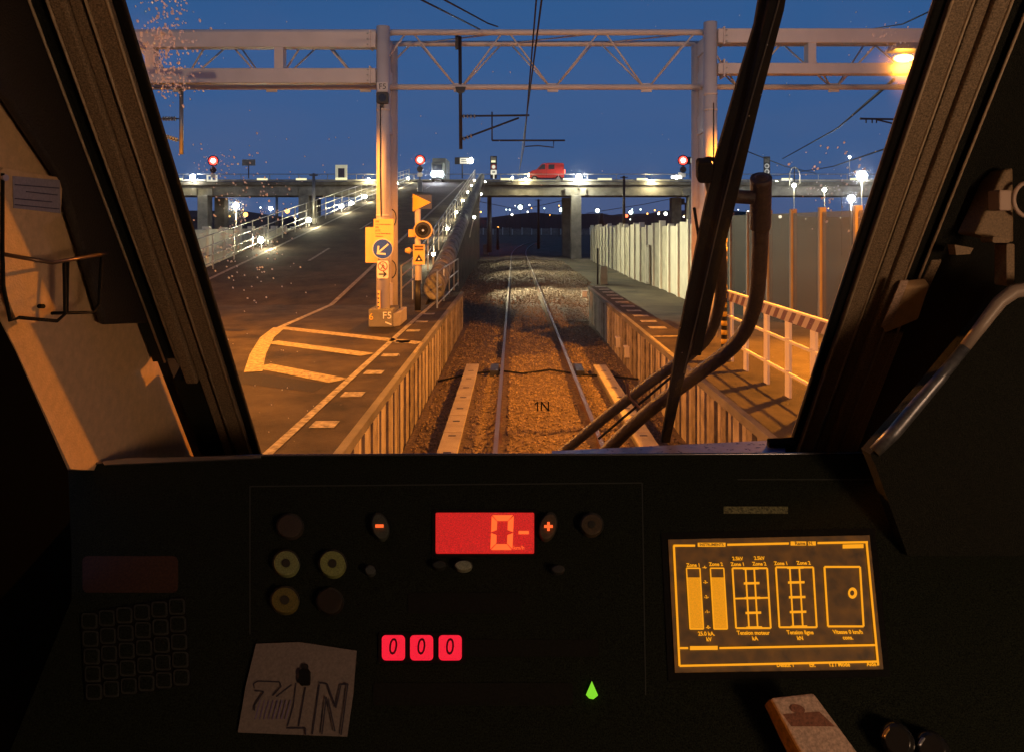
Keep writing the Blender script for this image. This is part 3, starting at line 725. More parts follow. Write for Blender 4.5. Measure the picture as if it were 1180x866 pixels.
plate(f, circ(487.3, 265.6, 1.4, n=12), .12, .01).build('lamp_core', silver, o)
plate(f, rect(470.5, 264.5, 478, 273.5), -.05, .1).build('junction_box', orangem, o, bevel=.01)
plate(f, rect(476, 282, 489.5, 305), .02, .02).build('warning_plate', orangem, o)
strokes(f, [((477.5, 284), (488, 284)), ((477.5, 288), (488, 288))], 1.4, .042, .003, blackm, 'plate_band', o)
plate(f, [(482.7, 293), (487.5, 301.5), (478, 301.5)], .042, .004).build('triangle', blackm, o); plate(f, circ(482.8, 298.8, 1.2), .048, .003).build('triangle_dot', whitem, o)
text('plate_text', 'DANGER', .055, f(482.8, 286, .05), (1, 0, 0), (0, 0, 1), redm, o)
MB().tube([f(467, 289, 0), f(472, 289, 0), f(474, 289, 0)], [.05, .09, .03], 12).build('small_horn', orangem, o, smooth=True)
MB().tube([f(474, 289, 0), f(481, 289, 0)], .02, 8).build('horn_bracket', steelg, o)

# ================================================================ OVERHEAD LINE EQUIPMENT
y = GY + .7; f = FR(y)
o = empty('catenary_bracket', f(531, 104), 'dark drop mast with cantilever arms hanging from gantry above the track', 'catenary bracket', 'drop masts under the gantry')
MB().tube([f(530, 42), f(531, 172)], .04, 10).build('drop_mast', dark, o, smooth=True)
plate(f, rect(524.5, 40, 528, 56), .03, .12).build('clamp', dark, o)
plate(f, [(524.5, 100), (537, 100), (535, 106), (530, 108.5), (526, 106)], .03, .05).build('hanger_plate', dark, o)
def arm(nm, pts, r, mt=dark, par=o): return MB().tube([f(*p) for p in pts], r, 8).build(nm, mt, par, smooth=True)
arm('top_tube', [(531, 134), (610, 133)], .022); arm('diagonal_tube', [(531, 161), (598, 136)], .022)
arm('steady_rod', [(567, 129), (567, 162)], .016); arm('registration_tube', [(567, 162), (651, 162)], .020)
arm('registration_arm', [(638, 162), (638, 170), (620, 168), (605, 169)], .013)
for px, py in ((534, 134), (538, 134), (542, 134), (546, 134)): MB().tube([f(px, py), f(px + 1.5, py)], .05, 10).build('insulator', steelg, o)
for px, py in ((534, 160), (538, 158.5), (542, 157)): MB().tube([f(px, py), f(px + 1.5, py - .5)], .05, 10).build('insulator', steelg, o)
o = empty('catenary_bracket', f(209, 115), 'pale drop mast with insulators beside the raindrops at far left', 'catenary bracket', 'drop masts under the gantry')
MB().tube([f(209, 103), f(209, 178)], .045, 10).build('drop_mast', steelg, o, smooth=True)
arm('top_tube', [(209, 137), (176, 137)], .014, dark, o); arm('diagonal_tube', [(209, 163), (180, 154)], .014, dark, o)
for i in range(5): MB().tube([f(188 + i * 3.2, 137), f(189.4 + i * 3.2, 137)], .05, 10).build('insulator', steelg, o); MB().tube([f(190 + i * 3.2, 157 + i), f(191.4 + i * 3.2, 157.4 + i)], .05, 10).build('insulator', steelg, o)
f = FR(22.0)
o = empty('catenary_bracket', f(1020, 138), 'dark cantilever arm reaching in from behind the right pillar', 'catenary bracket', 'drop masts under the gantry')
arm('top_tube', [(991, 137), (1060, 138)], .03, dark, o); arm('diagonal_tube', [(1010, 138), (1060, 150)], .025, dark, o)
for px in (998, 1005, 1010): arm('dropper', [(px, 137), (px, 142)], .02, dark, o)
MB().tube([f(1060, 90), f(1060, 250)], .07, 10).build('drop_mast', dark, o)
def wire(pts, r, lb, gr='overhead wires', sag=0):
    P = [Vector(p) for p in pts]
    if sag and len(P) == 2:
        a, b = P; P = [a.lerp(b, i / 12) - Vector((0, 0, sag * 4 * (i / 12) * (1 - i / 12))) for i in range(13)]
    tag(MB().tube(P, r, 6).build('overhead_wire', blackm, smooth=True), lb, 'wire', gr)
wire([W(628, -30, 9.0), W(607, 133, 16.7), W(598, 200, 73)], .014, 'left of two dark wires running overhead along the track')
wire([W(620.5, -30, 9.0), W(604, 169, 16.7), W(597, 205, 73)], .012, 'right of two dark wires running overhead along the track')
f = FR(GY)
wire([W(462, -12, 11), f(553, 34)], .016, 'dark wire falling from top left to the gantry, lower of two')
wire([W(490, -12, 11), f(562, 27), f(574, 31)], .016, 'dark wire falling from top left to the gantry, upper of two')
wire([W(1100, 0, 20), W(1040, 28, 24), W(990, 36, 28)], .022, 'dark wire above the sodium lamp at top right', sag=0)
wire([W(1030, 92, 22), W(965, 148, 50), W(902, 183, 90)], .05, 'sagging wire across the sky at right')
wire([W(1025, 170, 40), W(960, 192, 70), W(880, 205, 110)], .045, 'low wire above the wall at right')
wire([W(862, 175, 60), W(905, 192, 70), W(940, 200, 80)], .04, 'faint wire falling right of the wiper blade')
wire([W(545, 231, 80), W(600, 242, 130), W(650, 231, 80)], .04, 'sagging wire under the viaduct left of the pier')
wire([W(676, 246, 90), W(740, 236, 90), W(800, 224, 90)], .04, 'sagging wire under the viaduct right of the pier')
# masts around
def mast(px, pt, pb, y, r, lb, m_=None, box=None):
    a, b = W(px, pt, y), W(px, pb, y)
    o = empty('mast', b, lb, 'mast', 'masts around the track')
    MB().tube([b, a], [r, r * .8], 8).build('pole', m_ or steelg, o, smooth=True)
    MB().bar(a - Vector((r * 2.4, 0, .1)), a + Vector((r * 2.4, 0, -.1)), .06, .06).build('cap', dark, o)
    return o
mast(361.5, 200, 262, 38, .09, 'pale mast in front of the viaduct behind the left railing')
mast(719, 203, 262, 52, .11, 'dark mast in front of the viaduct behind the cream wall', dark)
mast(564, 226, 291, 82, .30, 'thick grey mast left of the track under the viaduct')
mast(620.5, 230, 287, 90, .18, 'thin dark mast right of the track under the viaduct', dark)
mast(573.5, 262, 289, 100, .2, 'short mast left of the track under the viaduct', dark)
mast(693, 246, 262, 110, .4, 'dark mast just right of the middle pier', dark)
mast(319, 226, 262, 90, .2, 'slim mast under the viaduct at left')
mast(484, 208, 246, 60, .25, 'stubby mast under the red signal beside the ramp')
o = MB().box((W(557, 291, 83).x, 82, -.4), (W(563, 291, 83).x, 83.4, .9)).build('relay_cabinet', conc, bevel=.03); tag(o, 'pale relay cabinet at the foot of the thick mast', 'cabinet')
MB().box((W(557.6, 291, 83).x, 81.97, -.2), (W(562.4, 291, 83).x, 81.999, .8)).build('door', conc_p, o)
o = empty('marker_stake', G(688.7, 328, -.3), 'dark stake beside a small pale cabinet near the right platform end', 'stake')
c = G(688.7, 328, -.3); MB().tube([c, c + Vector((0, 0, 2.05))], .05, 8).build('stake', blackm, o); MB().box((c.x + .15, c.y - .1, -.35), (c.x + .55, c.y + .3, .75)).build('cabinet', conc, o, bevel=.02)
c = G(673, 343, -.3); o = MB().box((c.x - .1, c.y, -.35), (c.x + .14, c.y + .2, -.02)).build('trackside_box', whitem, bevel=.02); tag(o, 'small white box on the gravel right of the rails', 'box')
MB().box((c.x - .12, c.y - .015, -.03), (c.x + .16, c.y + .215, .02)).build('lid', steelw, o, bevel=.01)

# ================================================================ SIGNALS AND BOARDS ON THE VIADUCT
def red_signal(px, py, y, r, base_py, lb, face=None):
    f = FR(y); o = empty('red_signal', f(px, base_py), lb, 'signal', 'red signals on the viaduct')
    MB().tube([f(px, base_py), f(px, py)], .07, 8).build('pole', dark, o)
    plate(f, circ(px, py, r * 1.35, n=24), .06, .12).build('backboard', blackm, o)
    k = y / F
    plate(f, circ(px, py, r, n=24), .19, .05).build('lens', e_red, o)
    plate(f, circ(px, py, r * .55, n=20), .245, .01).build('lens_centre', e_farred2, o)
    plate(f, circ(px, py + r * 2.3, r * .8, n=20), .06, .1).build('lower_lamp', blackm, o)
    plate(f, rect(px - r * .6, py + r * 3.2, px + r * .6, py + r * 4.2), .06, .06).build('number_plate', whitem, o)
    point('signal_light', tuple(f(px, py, .6)), 8, (1, .03, .02), .1); return o
e_farred2 = emit('signal_core', (1, .75, .6), 12)
red_signal(484, 184.5, 68, 4.6, 222, 'round red signal left of the white lorry')
red_signal(787.3, 185, VY - 1, 4.6, 206, 'round red signal beside the right gantry post')
red_signal(245.5, 185.5, VY - 1, 4.6, 206, 'round red signal at far left among raindrops')
def board(name, fr, x0, y0, x1, y1, base, lb, mt, group='boards on the viaduct'):
    o = empty(name, fr((x0 + x1) / 2, base), lb, 'sign', group)
    plate(fr, rect(x0, y0, x1, y1), 0, .06).build('board', mt, o)
    MB().tube([fr((x0 + x1) / 2, base), fr((x0 + x1) / 2, y1)], .06, 8).build('pole', dark, o); return o
f = FR(VY - 1.0)
o = board('direction_board', f, 524, 181.5, 541.5, 189.5, 206, 'dark lit direction board with a bright lamp at its right end', blackm)
plate(f, rect(530, 182.2, 540, 188.8), .062, .02).build('lit_panel', e_sign, o)
strokes(f, [((531.5, 184.3), (538, 184.3)), ((531.5, 186.6), (538, 186.6))], .8, .085, .01, blackm, 'lettering', o)
MB().ball(f(542.8, 185.5, .2), .20, 12, 8, (1, 1, 1.4)).build('lamp', e_wht, o, smooth=True)
o = board('sign_stack', f, 565, 180, 572.5, 206, 207.5, 'stack of three small lit signs on the viaduct above the track', blackm)
plate(f, rect(566, 181, 571.5, 185), .062, .02).build('top_panel', conc, o); plate(f, rect(566, 185, 571, 187.4), .062, .04).build('lamp_panel', e_warm, o)
plate(f, circ(568.8, 192.5, 3.4), .062, .03).build('prohibition_disc', redm, o); plate(f, circ(568.8, 192.5, 2.1), .094, .02).build('disc_centre', e_sign, o)
plate(f, rrect(565.4, 196, 572.4, 201.5, 1), .062, .03).build('white_plate', e_sign, o); plate(f, rect(567.3, 197.8, 570.5, 199.2), .094, .02).build('plate_symbol', blackm, o)
plate(f, rect(568.2, 201.5, 569.8, 206.5), .062, .03).build('lit_post', e_sign, o)
o = board('sign_stack', f, 880, 180.5, 887.5, 206, 207.5, 'stack of small signs on the viaduct right of the wiper blade', blackm)
plate(f, rect(881, 182, 886.5, 187.5), .062, .02).build('top_panel', conc_d, o)
for py in (191.5, 198): plate(f, circ(883.8, py, 2.8), .062, .03).build('disc', whitem, o); plate(f, circ(883.8, py, 1.7), .094, .02).build('disc_centre', conc_d, o)
o = board('signal_board', f, 791.5, 181, 799, 189.5, 206, 'small dark board right of the right red signal', blackm)
plate(f, rect(796, 182.5, 798.5, 188), .062, .02).build('lit_face', e_sign, o)
o = empty('lit_frame', f(392, 208), 'square white lit frame standing on the viaduct left of gantry post', 'sign frame', 'boards on the viaduct')
for a in (rect(386.4, 190.2, 399.8, 194), rect(386.4, 205, 399.8, 207.5), rect(386.4, 194.1, 389.2, 204.9), rect(397, 194.1, 399.8, 204.9)): plate(f, a, 0, .12).build('frame_bar', emit('lit_cream_face', (1, .92, .6), .30, (.6, .55, .4)) if a[0][1] < 200 else e_warm, o)
plate(f, rect(389.3, 194.1, 396.9, 204.9), -.06, .04).build('panel', mat('navy_panel', (.03, .035, .09), .5), o)
o = board('signal_board', f, 279, 184, 294, 191, 206, 'pale rectangular board beside the far left red signal', conc)
o = empty('lit_frame', f(242, 209), 'small white lit frame under the far left red signal', 'sign frame', 'boards on the viaduct')
for a in (rect(238, 202, 250, 203.4), rect(238, 208, 250, 209.4), rect(238, 203.5, 239.6, 207.9), rect(248.4, 203.5, 250, 207.9), rect(243, 203.5, 244.4, 207.9)): plate(f, a, 0, .1).build('frame_bar', e_sign, o)
o = empty('work_lights', f(779, 206), 'cluster of bluish white lights below the right red signal', 'lights')
for px, r in ((775, .15), (779.5, .22), (784, .13)): MB().ball(f(px, 204.5, .3), r, 10, 6).build('bulb', e_far, o, smooth=True)
plate(f, rect(782, 199, 786, 206.5), 0, .15).build('cabinet', whitem, o)
plate(f, rect(773, 206.6, 787, 207.6), 0, .3).build('base', dark, o)
o = empty('hooped_pole', f(908, 210), 'tall narrow hoop of pipe standing right of the sign stack', 'hoop')
f2 = FR(70)
MB().tube([f2(909.5, 214), f2(910, 200), f2(912, 194.5), f2(915.5, 192.5), f2(919, 194.5), f2(921.5, 200), f2(922, 212)], .06, 8).build('hoop', steelg, o, smooth=True)
MB().tube([f2(915.5, 192.5), f2(915.5, 214)], .05, 8).build('centre_pole', dark, o)

# vehicles
def wheel(par, c, r, wd=.22):
    wq = MB().tube([c - Vector((0, wd / 2, 0)), c + Vector((0, wd / 2, 0))], r, 20).build('wheel', rubber, par, smooth=True)
    MB().tube([c - Vector((0, wd / 2 + .01, 0)), c - Vector((0, wd / 2 - .02, 0))], r * .6, 16).build('rim', steelg, wq, smooth=True)
VX = VY + 1.2; f = FR(VX); zd = 7.45
o = empty('red_van', (W(630, 208, VX).x, VX + .8, zd), 'small red van driving left across the viaduct', 'van')
X = lambda px: (px - CX) / F * VX
prof = [(609.5, .55), (609.8, .95), (613, 1.18), (618, 1.28), (624.5, 1.88), (630, 1.96), (648, 1.97), (650, 1.85), (650.3, .42), (611, .40)]
MB().prism([(X(a), VX, zd + z) for a, z in prof], (0, 1.7, 0)).build('body', van_m, o, bevel=.05)
MB().prism([(X(a), VX - .012, zd + z) for a, z in [(619.8, 1.30), (625, 1.80), (628.2, 1.80), (628.2, 1.30)]], (0, .01, 0)).build('side_window', glassd, o)
MB().prism([(X(a), VX - .012, zd + z) for a, z in [(632, 1.32), (632, 1.80), (639, 1.80), (639, 1.32)]], (0, .01, 0)).build('rear_side_window', glassd, o)
MB().box((X(629.7), VX - .01, zd + .45), (X(629.9), VX - .002, zd + 1.85)).build('door_seam', blackm, o)
for px in (616, 643.5): wheel(o, Vector((X(px), VX + .10, zd + .33)), .33)
MB().ball((X(610), VX + .15, zd + .80), .16, 10, 6, (.7, 1, .9)).build('headlight', emit('van_headlight', (1, .80, .42), 14), o, smooth=True)
MB().ball((X(610), VX + 1.5, zd + .80), .16, 10, 6, (.7, 1, .9)).build('headlight', e_wht, o, smooth=True)
MB().box((X(650.4), VX + .02, zd + .9), (X(651.2), VX + .2, zd + 1.3)).build('tail_light', e_farred, o)
spot('van_light', (X(608), VX - .3, zd + .75), 60, (1, .8, .5), 120, .6, .1, (X(600), VX - .2, zd))
LY = 71; X = lambda px: (px - CX) / F * LY; zd = zr(71)
o = empty('white_lorry', (X(503.5), LY, zd), 'pale lorry with bright headlights coming down the top of the ramp', 'lorry')
pale = mat('lorry_paint', (.26, .27, .24), .5)
MB().box((X(496), LY + 1.7, zd + .5), (X(512), LY + 6, zd + 2.5)).build('cargo_box', pale, o, bevel=.05)
MB().box((X(497), LY, zd + .35), (X(511), LY + 1.6, zd + 1.95)).build('cab', pale, o, bevel=.08)
MB().box((X(498.4), LY - .012, zd + 1.1), (X(509.6), LY - .002, zd + 1.75)).build('windscreen', glassd, o)
MB().box((X(498), LY - .06, zd + .35), (X(510), LY - .005, zd + .55)).build('bumper', dark, o)
for px in (499.7, 508): MB().ball((X(px), LY - .05, zd + .80), .24, 12, 8, (1, .5, 1)).build('headlight', e_wht2, o, smooth=True)
for px in (498.5, 509.5):
    c = Vector((X(px), LY + .9, zd + .36)); MB().tube([c - Vector((.12, 0, 0)), c + Vector((.12, 0, 0))], .36, 18).build('wheel', rubber, o, smooth=True)
spot('lorry_light', (X(503.5), LY - .5, zd + .8), 250, (1, .97, .85), 110, .6, .2, (X(503), LY - 12, zr(60)))
# overhead cabin shapes at right under the viaduct
o = empty('yard_portal', W(775, 262, 100), 'dark portal frame with a cabin seen under the viaduct at right', 'portal frame'); f = FR(100)
for a, b in (((777, 262), (777, 232)), ((790, 262), (790, 235)), ((777, 235), (795, 235))): MB().tube([f(*a), f(*b)], .12, 8).build('frame_tube', dark, o)
plate(f, rect(779, 229, 789, 236), 0, 2).build('cabin', dark, o)

# ================================================================ SODIUM LANTERNS
for P, lb in ((LAMP_R, 'orange sodium lamp on a mast beside the right windscreen pillar'), (LAMP_L, 'orange sodium lamp hidden behind the left windscreen pillar')):
    sgn = 1 if P.x > 0 else -1
    o = empty('sodium_lamp', (P.x + sgn * 1.2, P.y, 0), lb, 'street lamp', 'sodium lamps beside the platforms')
    MB().tube([(P.x + sgn * 1.2, P.y, -.3), (P.x + sgn * 1.2, P.y, P.z + .1), (P.x + sgn * .9, P.y, P.z + .26), (P.x + sgn * .3, P.y, P.z + .22)], [.08, .06, .045, .04], 12).build('pole', steelg, o, smooth=True)
    MB().prism([(P.x - .22, P.y - .17, P.z + .12), (P.x + .34, P.y - .17, P.z + .12), (P.x + .30, P.y - .10, P.z + .24), (P.x - .14, P.y - .10, P.z + .24)], (0, .34, 0)).build('housing', steelg, o)
    MB().ball((P.x, P.y, P.z), .105, 16, 10, (1.5, 1, .6)).build('bulb', e_sod, o, smooth=True)

# ================================================================ CAB
def gp(x, s_, off=0):     # windscreen coordinates: x across, s up the glass from its foot, off towards the driver
    return Vector((x, 1.6, 2.61)) + Vector((0, -.569, .822)) * s_ + GL.n * off
def gbox(x0, x1, s0, s1, o0, o1): return MB().prism([gp(x0, s0, o0), gp(x1, s0, o0), gp(x1, s1, o0), gp(x0, s1, o0)], GL.n * (o1 - o0))
S1 = 1.20
# shell: walls, roof, floor behind the driver and around
m = MB().box((-1.15, -1.6, 3.95), (1.75, .64, 4.0)).box((-1.15, -1.65, .6), (1.75, -1.6, 3.95)).box((-.78, -1.6, .6), (-.73, 1.0, 3.95)).box((-1.15, -1.6, .55), (1.75, 1.7, .6))
m.prism([(1.70, -1.6, .6), (1.70, 1.55, .6), (1.70, 1.55, 2.6), (1.70, .66, 3.95), (1.70, -1.6, 3.95)], (.05, 0, 0))
struct('cab_shell', m, cabp)
m = gbox(-.80, -.692, -.3, S1 + .6, -.06, -.02); m2 = gbox(.745, 1.75, -.3, S1 + .6, -.06, -.02); m3 = gbox(-.691, .744, S1 + .02, S1 + .9, -.06, -.02); m4 = gbox(-.691, .744, -1.4, -.22, -.10, -.06)
for q in (m2, m3, m4):
    i = len(m.v); m.v += q.v; m.f += [tuple(a + i for a in f_) for f_ in q.f]
struct('cab_front_wall', m, cabp)
# windscreen
gm = bpy.data.materials.new('windscreen_glass'); gm.use_nodes = True; tt = gm.node_tree; tt.nodes.clear()
oo = tt.nodes.new('ShaderNodeOutputMaterial'); tr = tt.nodes.new('ShaderNodeBsdfTransparent'); tr.inputs[0].default_value = (.97, .98, .985, 1)
gl = tt.nodes.new('ShaderNodeBsdfGlossy'); gl.inputs['Roughness'].default_value = .02; fr_ = tt.nodes.new('ShaderNodeFresnel'); fr_.inputs[0].default_value = 1.15
m1 = tt.nodes.new('ShaderNodeMixShader'); tt.links.new(fr_.outputs[0], m1.inputs[0]); tt.links.new(tr.outputs[0], m1.inputs[1]); tt.links.new(gl.outputs[0], m1.inputs[2])
rf = tt.nodes.new('ShaderNodeBsdfRefraction'); rf.inputs['IOR'].default_value = 1.008; rf.inputs['Roughness'].default_value = 1.0; rf.inputs[0].default_value = (.95, .95, 1, 1)
tl = tt.nodes.new('ShaderNodeBsdfTranslucent'); tl.inputs[0].default_value = (.8, .78, .8, 1)
tcn = tt.nodes.new('ShaderNodeTexCoord'); nn = tt.nodes.new('ShaderNodeTexNoise'); nn.inputs['Scale'].default_value = 5; nn.inputs['Detail'].default_value = 8; tt.links.new(tcn.outputs['Object'], nn.inputs[0])
mr = tt.nodes.new('ShaderNodeMapRange'); tt.links.new(nn.outputs[0], mr.inputs[0]); mr.inputs[1].default_value = .3; mr.inputs[2].default_value = .75; mr.inputs[3].default_value = .0015; mr.inputs[4].default_value = .009
m2_ = tt.nodes.new('ShaderNodeMixShader'); tt.links.new(mr.outputs[0], m2_.inputs[0]); tt.links.new(m1.outputs[0], m2_.inputs[1]); tt.links.new(rf.outputs[0], m2_.inputs[2])
mr2 = tt.nodes.new('ShaderNodeMath'); mr2.operation = 'MULTIPLY'; mr2.inputs[1].default_value = 1.1; tt.links.new(mr.outputs[0], mr2.inputs[0])
m3_ = tt.nodes.new('ShaderNodeMixShader'); tt.links.new(mr2.outputs[0], m3_.inputs[0]); tt.links.new(m2_.outputs[0], m3_.inputs[1]); tt.links.new(tl.outputs[0], m3_.inputs[2])
tt.links.new(m3_.outputs[0], oo.inputs[0])
ws = gbox(-.575, .62, -.045, S1, -.006, 0).build('windscreen', gm); tag(ws, 'large slightly dirty glass windscreen pane of the driver cab', 'windscreen')
pth = GL(625, 468, .002)

strokes(GL, [((619.5, 462.5), (619.5, 473)), ((616.2, 465.3), (619.6, 462.6)), ((623.8, 473), (623.8, 462.2)), ((623.6, 462.4), (632.2, 472.8)), ((632, 473), (632, 462.2))], 1.5, .001, .0004, blackm, 'train_mark', ws)
# raindrops
drop_m = bpy.data.materials.new('rain_water'); drop_m.use_nodes = True; tt = drop_m.node_tree; b = tt.nodes['Principled BSDF']
b.inputs['Base Color'].default_value = (1, 1, 1, 1); b.inputs['Roughness'].default_value = .08; b.inputs['IOR'].default_value = 1.33; b.inputs['Transmission Weight'].default_value = 1
tl = tt.nodes.new('ShaderNodeBsdfTranslucent'); tl.inputs[0].default_value = (1, .98, .95, 1); mx = tt.nodes.new('ShaderNodeMixShader'); mx.inputs[0].default_value = .55
tb = tt.nodes.new('ShaderNodeBsdfTransparent'); mb_ = tt.nodes.new('ShaderNodeMixShader'); mb_.inputs[0].default_value = .55
tt.links.new(b.outputs[0], mb_.inputs[1]); tt.links.new(tb.outputs[0], mb_.inputs[2]); tt.links.new(mb_.outputs[0], mx.inputs[1]); tt.links.new(tl.outputs[0], mx.inputs[2]); tt.links.new(mx.outputs[0], tt.nodes['Material Output'].inputs[0])
m = MB(); rr_ = random.Random(3)
def drop(px, py, r, sy=1.0):
    if not (150 < px < 1062 and -5 < py < 515): return
    c = GL(px, py, -.006); n = GL.n; u = Vector((1, 0, 0)); v = Vector((0, -.569, .822)); i = len(m.v); K = 9
    m.v.append(c - n * r * .55)
    for lv, (rad, h) in enumerate(((.55, .42), (.9, .2), (1.0, .0))):
        for j in range(K):
            a = 2 * math.pi * j / K; m.v.append(c + (u * math.cos(a) + v * math.sin(a) * sy) * r * rad - n * r * h)
    for j in range(K):
        q = (j + 1) % K; m.f.append((i, i + 1 + q, i + 1 + j))
        for lv in range(2): a = i + 1 + lv * K; m.f.append((a + j, a + q, a + K + q, a + K + j))
    m.f.append(tuple(i + 1 + 2 * K + j for j in range(K)))
for cx, cy_, sx2, sy2, n, r0, r1 in ((192, 22, 16, 26, 150, .0007, .0020), (183, 66, 19, 26, 330, .0007, .0022), (200, 95, 15, 8, 90, .0007, .002), (248, 188, 14, 10, 30, .0006, .0014), (285, 235, 26, 28, 120, .0007, .0018),
                                   (265, 285, 26, 20, 70, .001, .002), (300, 300, 20, 30, 40, .0008, .0018), (965, 205, 34, 26, 75, .0009, .0022), (1026, 60, 22, 16, 70, .0006, .0016), (350, 190, 80, 30, 30, .0006, .0012), (290, 420, 40, 50, 30, .0006, .0016)):
    for k in range(n): drop(rr_.gauss(cx, sx2), rr_.gauss(cy_, sy2), rr_.uniform(r0, r1), rr_.uniform(.85, 1.6))
for k in range(120): drop(rr_.uniform(150, 1050), rr_.uniform(0, 510), rr_.uniform(.0004, .001))
tag(m.build('raindrops', drop_m, smooth=True), 'raindrops and specks scattered on the outside of the windscreen', 'raindrops', kind='stuff')

# window pillars
def pillar(xi, sg, lb, s_low):
    o = empty('windscreen_pillar', gp(xi, 0), lb, 'pillar', 'windscreen pillars')
    q = lambda a, b, s0, s1, o0, o1, nm, mt, bv=0: gbox(min(xi + sg * a, xi + sg * b), max(xi + sg * a, xi + sg * b), s0, s1, o0, o1).build(nm, mt, o, bevel=bv)
    q(-.002, .014, -.1, S1, .001, .012, 'window_seal', rubber, .003)
    q(.0145, .044, -.1, S1, -.03, .022, 'inner_trim', pill, .003)
    q(.0445, .052, -.1, S1, -.03, .010, 'groove', rubber)
    q(.0525, .072, -.1, S1, -.03, .016, 'middle_trim', pill, .003)
    q(.0725, .096, s_low * .8, S1, -.03, .024, 'outer_trim', pill, .004)
    q(.0965, .120, s_low, S1, -.03, .012, 'dark_panel', cabp)
    q(.1205, .146, s_low, S1, -.03, .020, 'edge_panel', cabp)
    if s_low > .05: q(.0725, .126, -.1, s_low * .8 - .001, -.03, .010, 'lower_panel', cabp)
    for a, off, s0 in ((.044, .022, -.05), (.0145, .022, -.05), (.096, .024, s_low), (.122, .022, s_low)):
        MB().tube([gp(xi + sg * a, s0, off), gp(xi + sg * a, S1, off)], .0022, 8).build('edge_bead', pill_e, o, smooth=True)
    return o
pillar(-.548, -1, 'left windscreen pillar with brown stepped trim and pale edge beads', .29)
pr = pillar(.592, 1, 'right windscreen pillar with dark olive stepped trim', .0)
# left wall panel
zA = lambda y, py: CZ + (HY - py) / F * y
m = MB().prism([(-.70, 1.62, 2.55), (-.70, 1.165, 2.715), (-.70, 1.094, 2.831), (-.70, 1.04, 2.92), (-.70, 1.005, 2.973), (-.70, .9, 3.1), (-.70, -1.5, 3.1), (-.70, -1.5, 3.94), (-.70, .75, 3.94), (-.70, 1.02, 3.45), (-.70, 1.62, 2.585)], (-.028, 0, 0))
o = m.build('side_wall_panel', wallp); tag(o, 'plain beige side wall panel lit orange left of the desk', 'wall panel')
pts = [(-60, -60), (41, -10), (193, 373), (165, 372), (112, 374), (62, 210), (0, 118), (-60, 60)]
o = MB().prism([LW(x, y, .012) for x, y in pts], (.014, 0, 0)).build('pillar_casing', mat('casing_brown', (.022, .016, .013), .6, var=.4, scale=300, bump=.3, bscale=300, detail=2), bevel=.006)
tag(o, 'dark moulded casing between the left pillar and the beige wall', 'casing')
# document holder
f = Plane((-.682, 0, 0), (1, 0, 0))
o = empty('document_holder', f(20, 370), 'beige clipboard plate with wire basket hung on the left wall', 'document holder')
plate(f, [(1, 196), (4, 194), (70, 205), (72, 210), (70, 250), (48, 262), (84, 345), (40, 372), (20, 372), (4, 330)], 0, .003).build('back_plate', wallp, o)
plate(f, [(15, 203), (69, 208), (70, 246), (16, 240)], .004, .001).build('printed_sticker', mat('lavender_paper', (.30, .27, .36), .6, var=.15, scale=200), o)
for a in ((17, 213, 68, 217), (30, 221, 66, 225), (17, 229, 60, 233), (17, 236, 68, 241)): strokes(f, [((a[0], a[1]), (a[2], a[3]))], 1.1, .006, .0006, mat('faded_ink', (.07, .06, .12), .8) if 'faded_ink' not in MATS else MATS['faded_ink'], 'print_line', o)
plate(f, circ(7, 205, 3.6, n=16), .004, .003).build('screw', silver, o)
plate(f, circ(50, 353, 2.6, n=12), .004, .006).build('peg', rubber, o)
wm = mat('bare_wire', (.20, .12, .08), .35, metal=.5); r = .0022
A = [(3, 292, .002), (60, 302, .10), (123, 293, .10)]
P3 = lambda l: [f(*p) for p in l]
f60 = P3
MB().tube(P3([(3, 293, .004), (60, 303, .05), (123, 292, .05)]), .0028, 8).build('top_wire', wm, o, smooth=True)
MB().tube(P3([(3, 200, .004), (3, 293, .005), (4, 330, .02), (12, 370, .03), (22, 366, .03), (66, 370, .05), (75, 362, .05), (74, 302, .05)]), .0024, 8).build('side_wire', rubber, o, smooth=True)
MB().tube(P3([(78, 302, .05), (77, 360, .05), (60, 361, .04), (108, 360, .05), (114, 350, .05), (117, 296, .05)]), .0024, 8).build('front_wire', rubber, o, smooth=True)

# instrument desk
o = desk = empty('driver_desk', (0, 1.05, 2.2), 'black driver desk with lit displays below the windscreen', 'desk')
top = [(78, 541), (120, 532), (190, 527.5), (300, 524), (500, 523), (700, 523), (905, 522), (1012, 521)]
pts = [(-140, 545)] + top + [(1300, 521), (1300, 930), (-140, 930)]
plate(DA, pts, -.05, .05).build('panel', desk_m, o)
# cowl behind the lip to the glass foot
m = MB(); A = [DA(x, y, -.004) for x, y in [(-60, 545)] + top + [(1150, 521)]]; B = [Vector((min(.74, max(-.69, v.x * 1.3)), 1.645, 2.575)) for v in A]; C = [v - Vector((0, 0, .03)) for v in A]
for i in range(len(A) - 1): m.poly([A[i], A[i + 1], B[i + 1], B[i]])
m.build('cowl', desk_m, o)
MB().tube([DA(x, y + .3, .002) for x, y in [(78, 541), (100, 535)] + top[1:]], .0022, 8).build('lip_edge', mat('lip_highlight', (.20, .21, .26), .25, metal=.8), o, smooth=True)  # highlight line along the desk lip, built as a pale metal tube
f = Plane((0, 1.52, 0), (0, -.6, .8))
HP = Plane((0, 0, 2.648), (0, 0, 1))
plate(HP, [(636, 519), (905, 506), (905, 526), (636, 526)], 0, .004).build('sky_tinted_ledge', mat('ledge_sky_blue', (.12, .14, .42), .3, var=.25, scale=60, spec=.8), o)  # reflection of the blue sky put into the ledge's own colour
MB().prism([GL(883, 503.5, .05), GL(914, 502, .05), GL(914, 524, .05), GL(883, 524, .05)], GL.n * .02).build('ledge_end', rubber, o, bevel=.004)
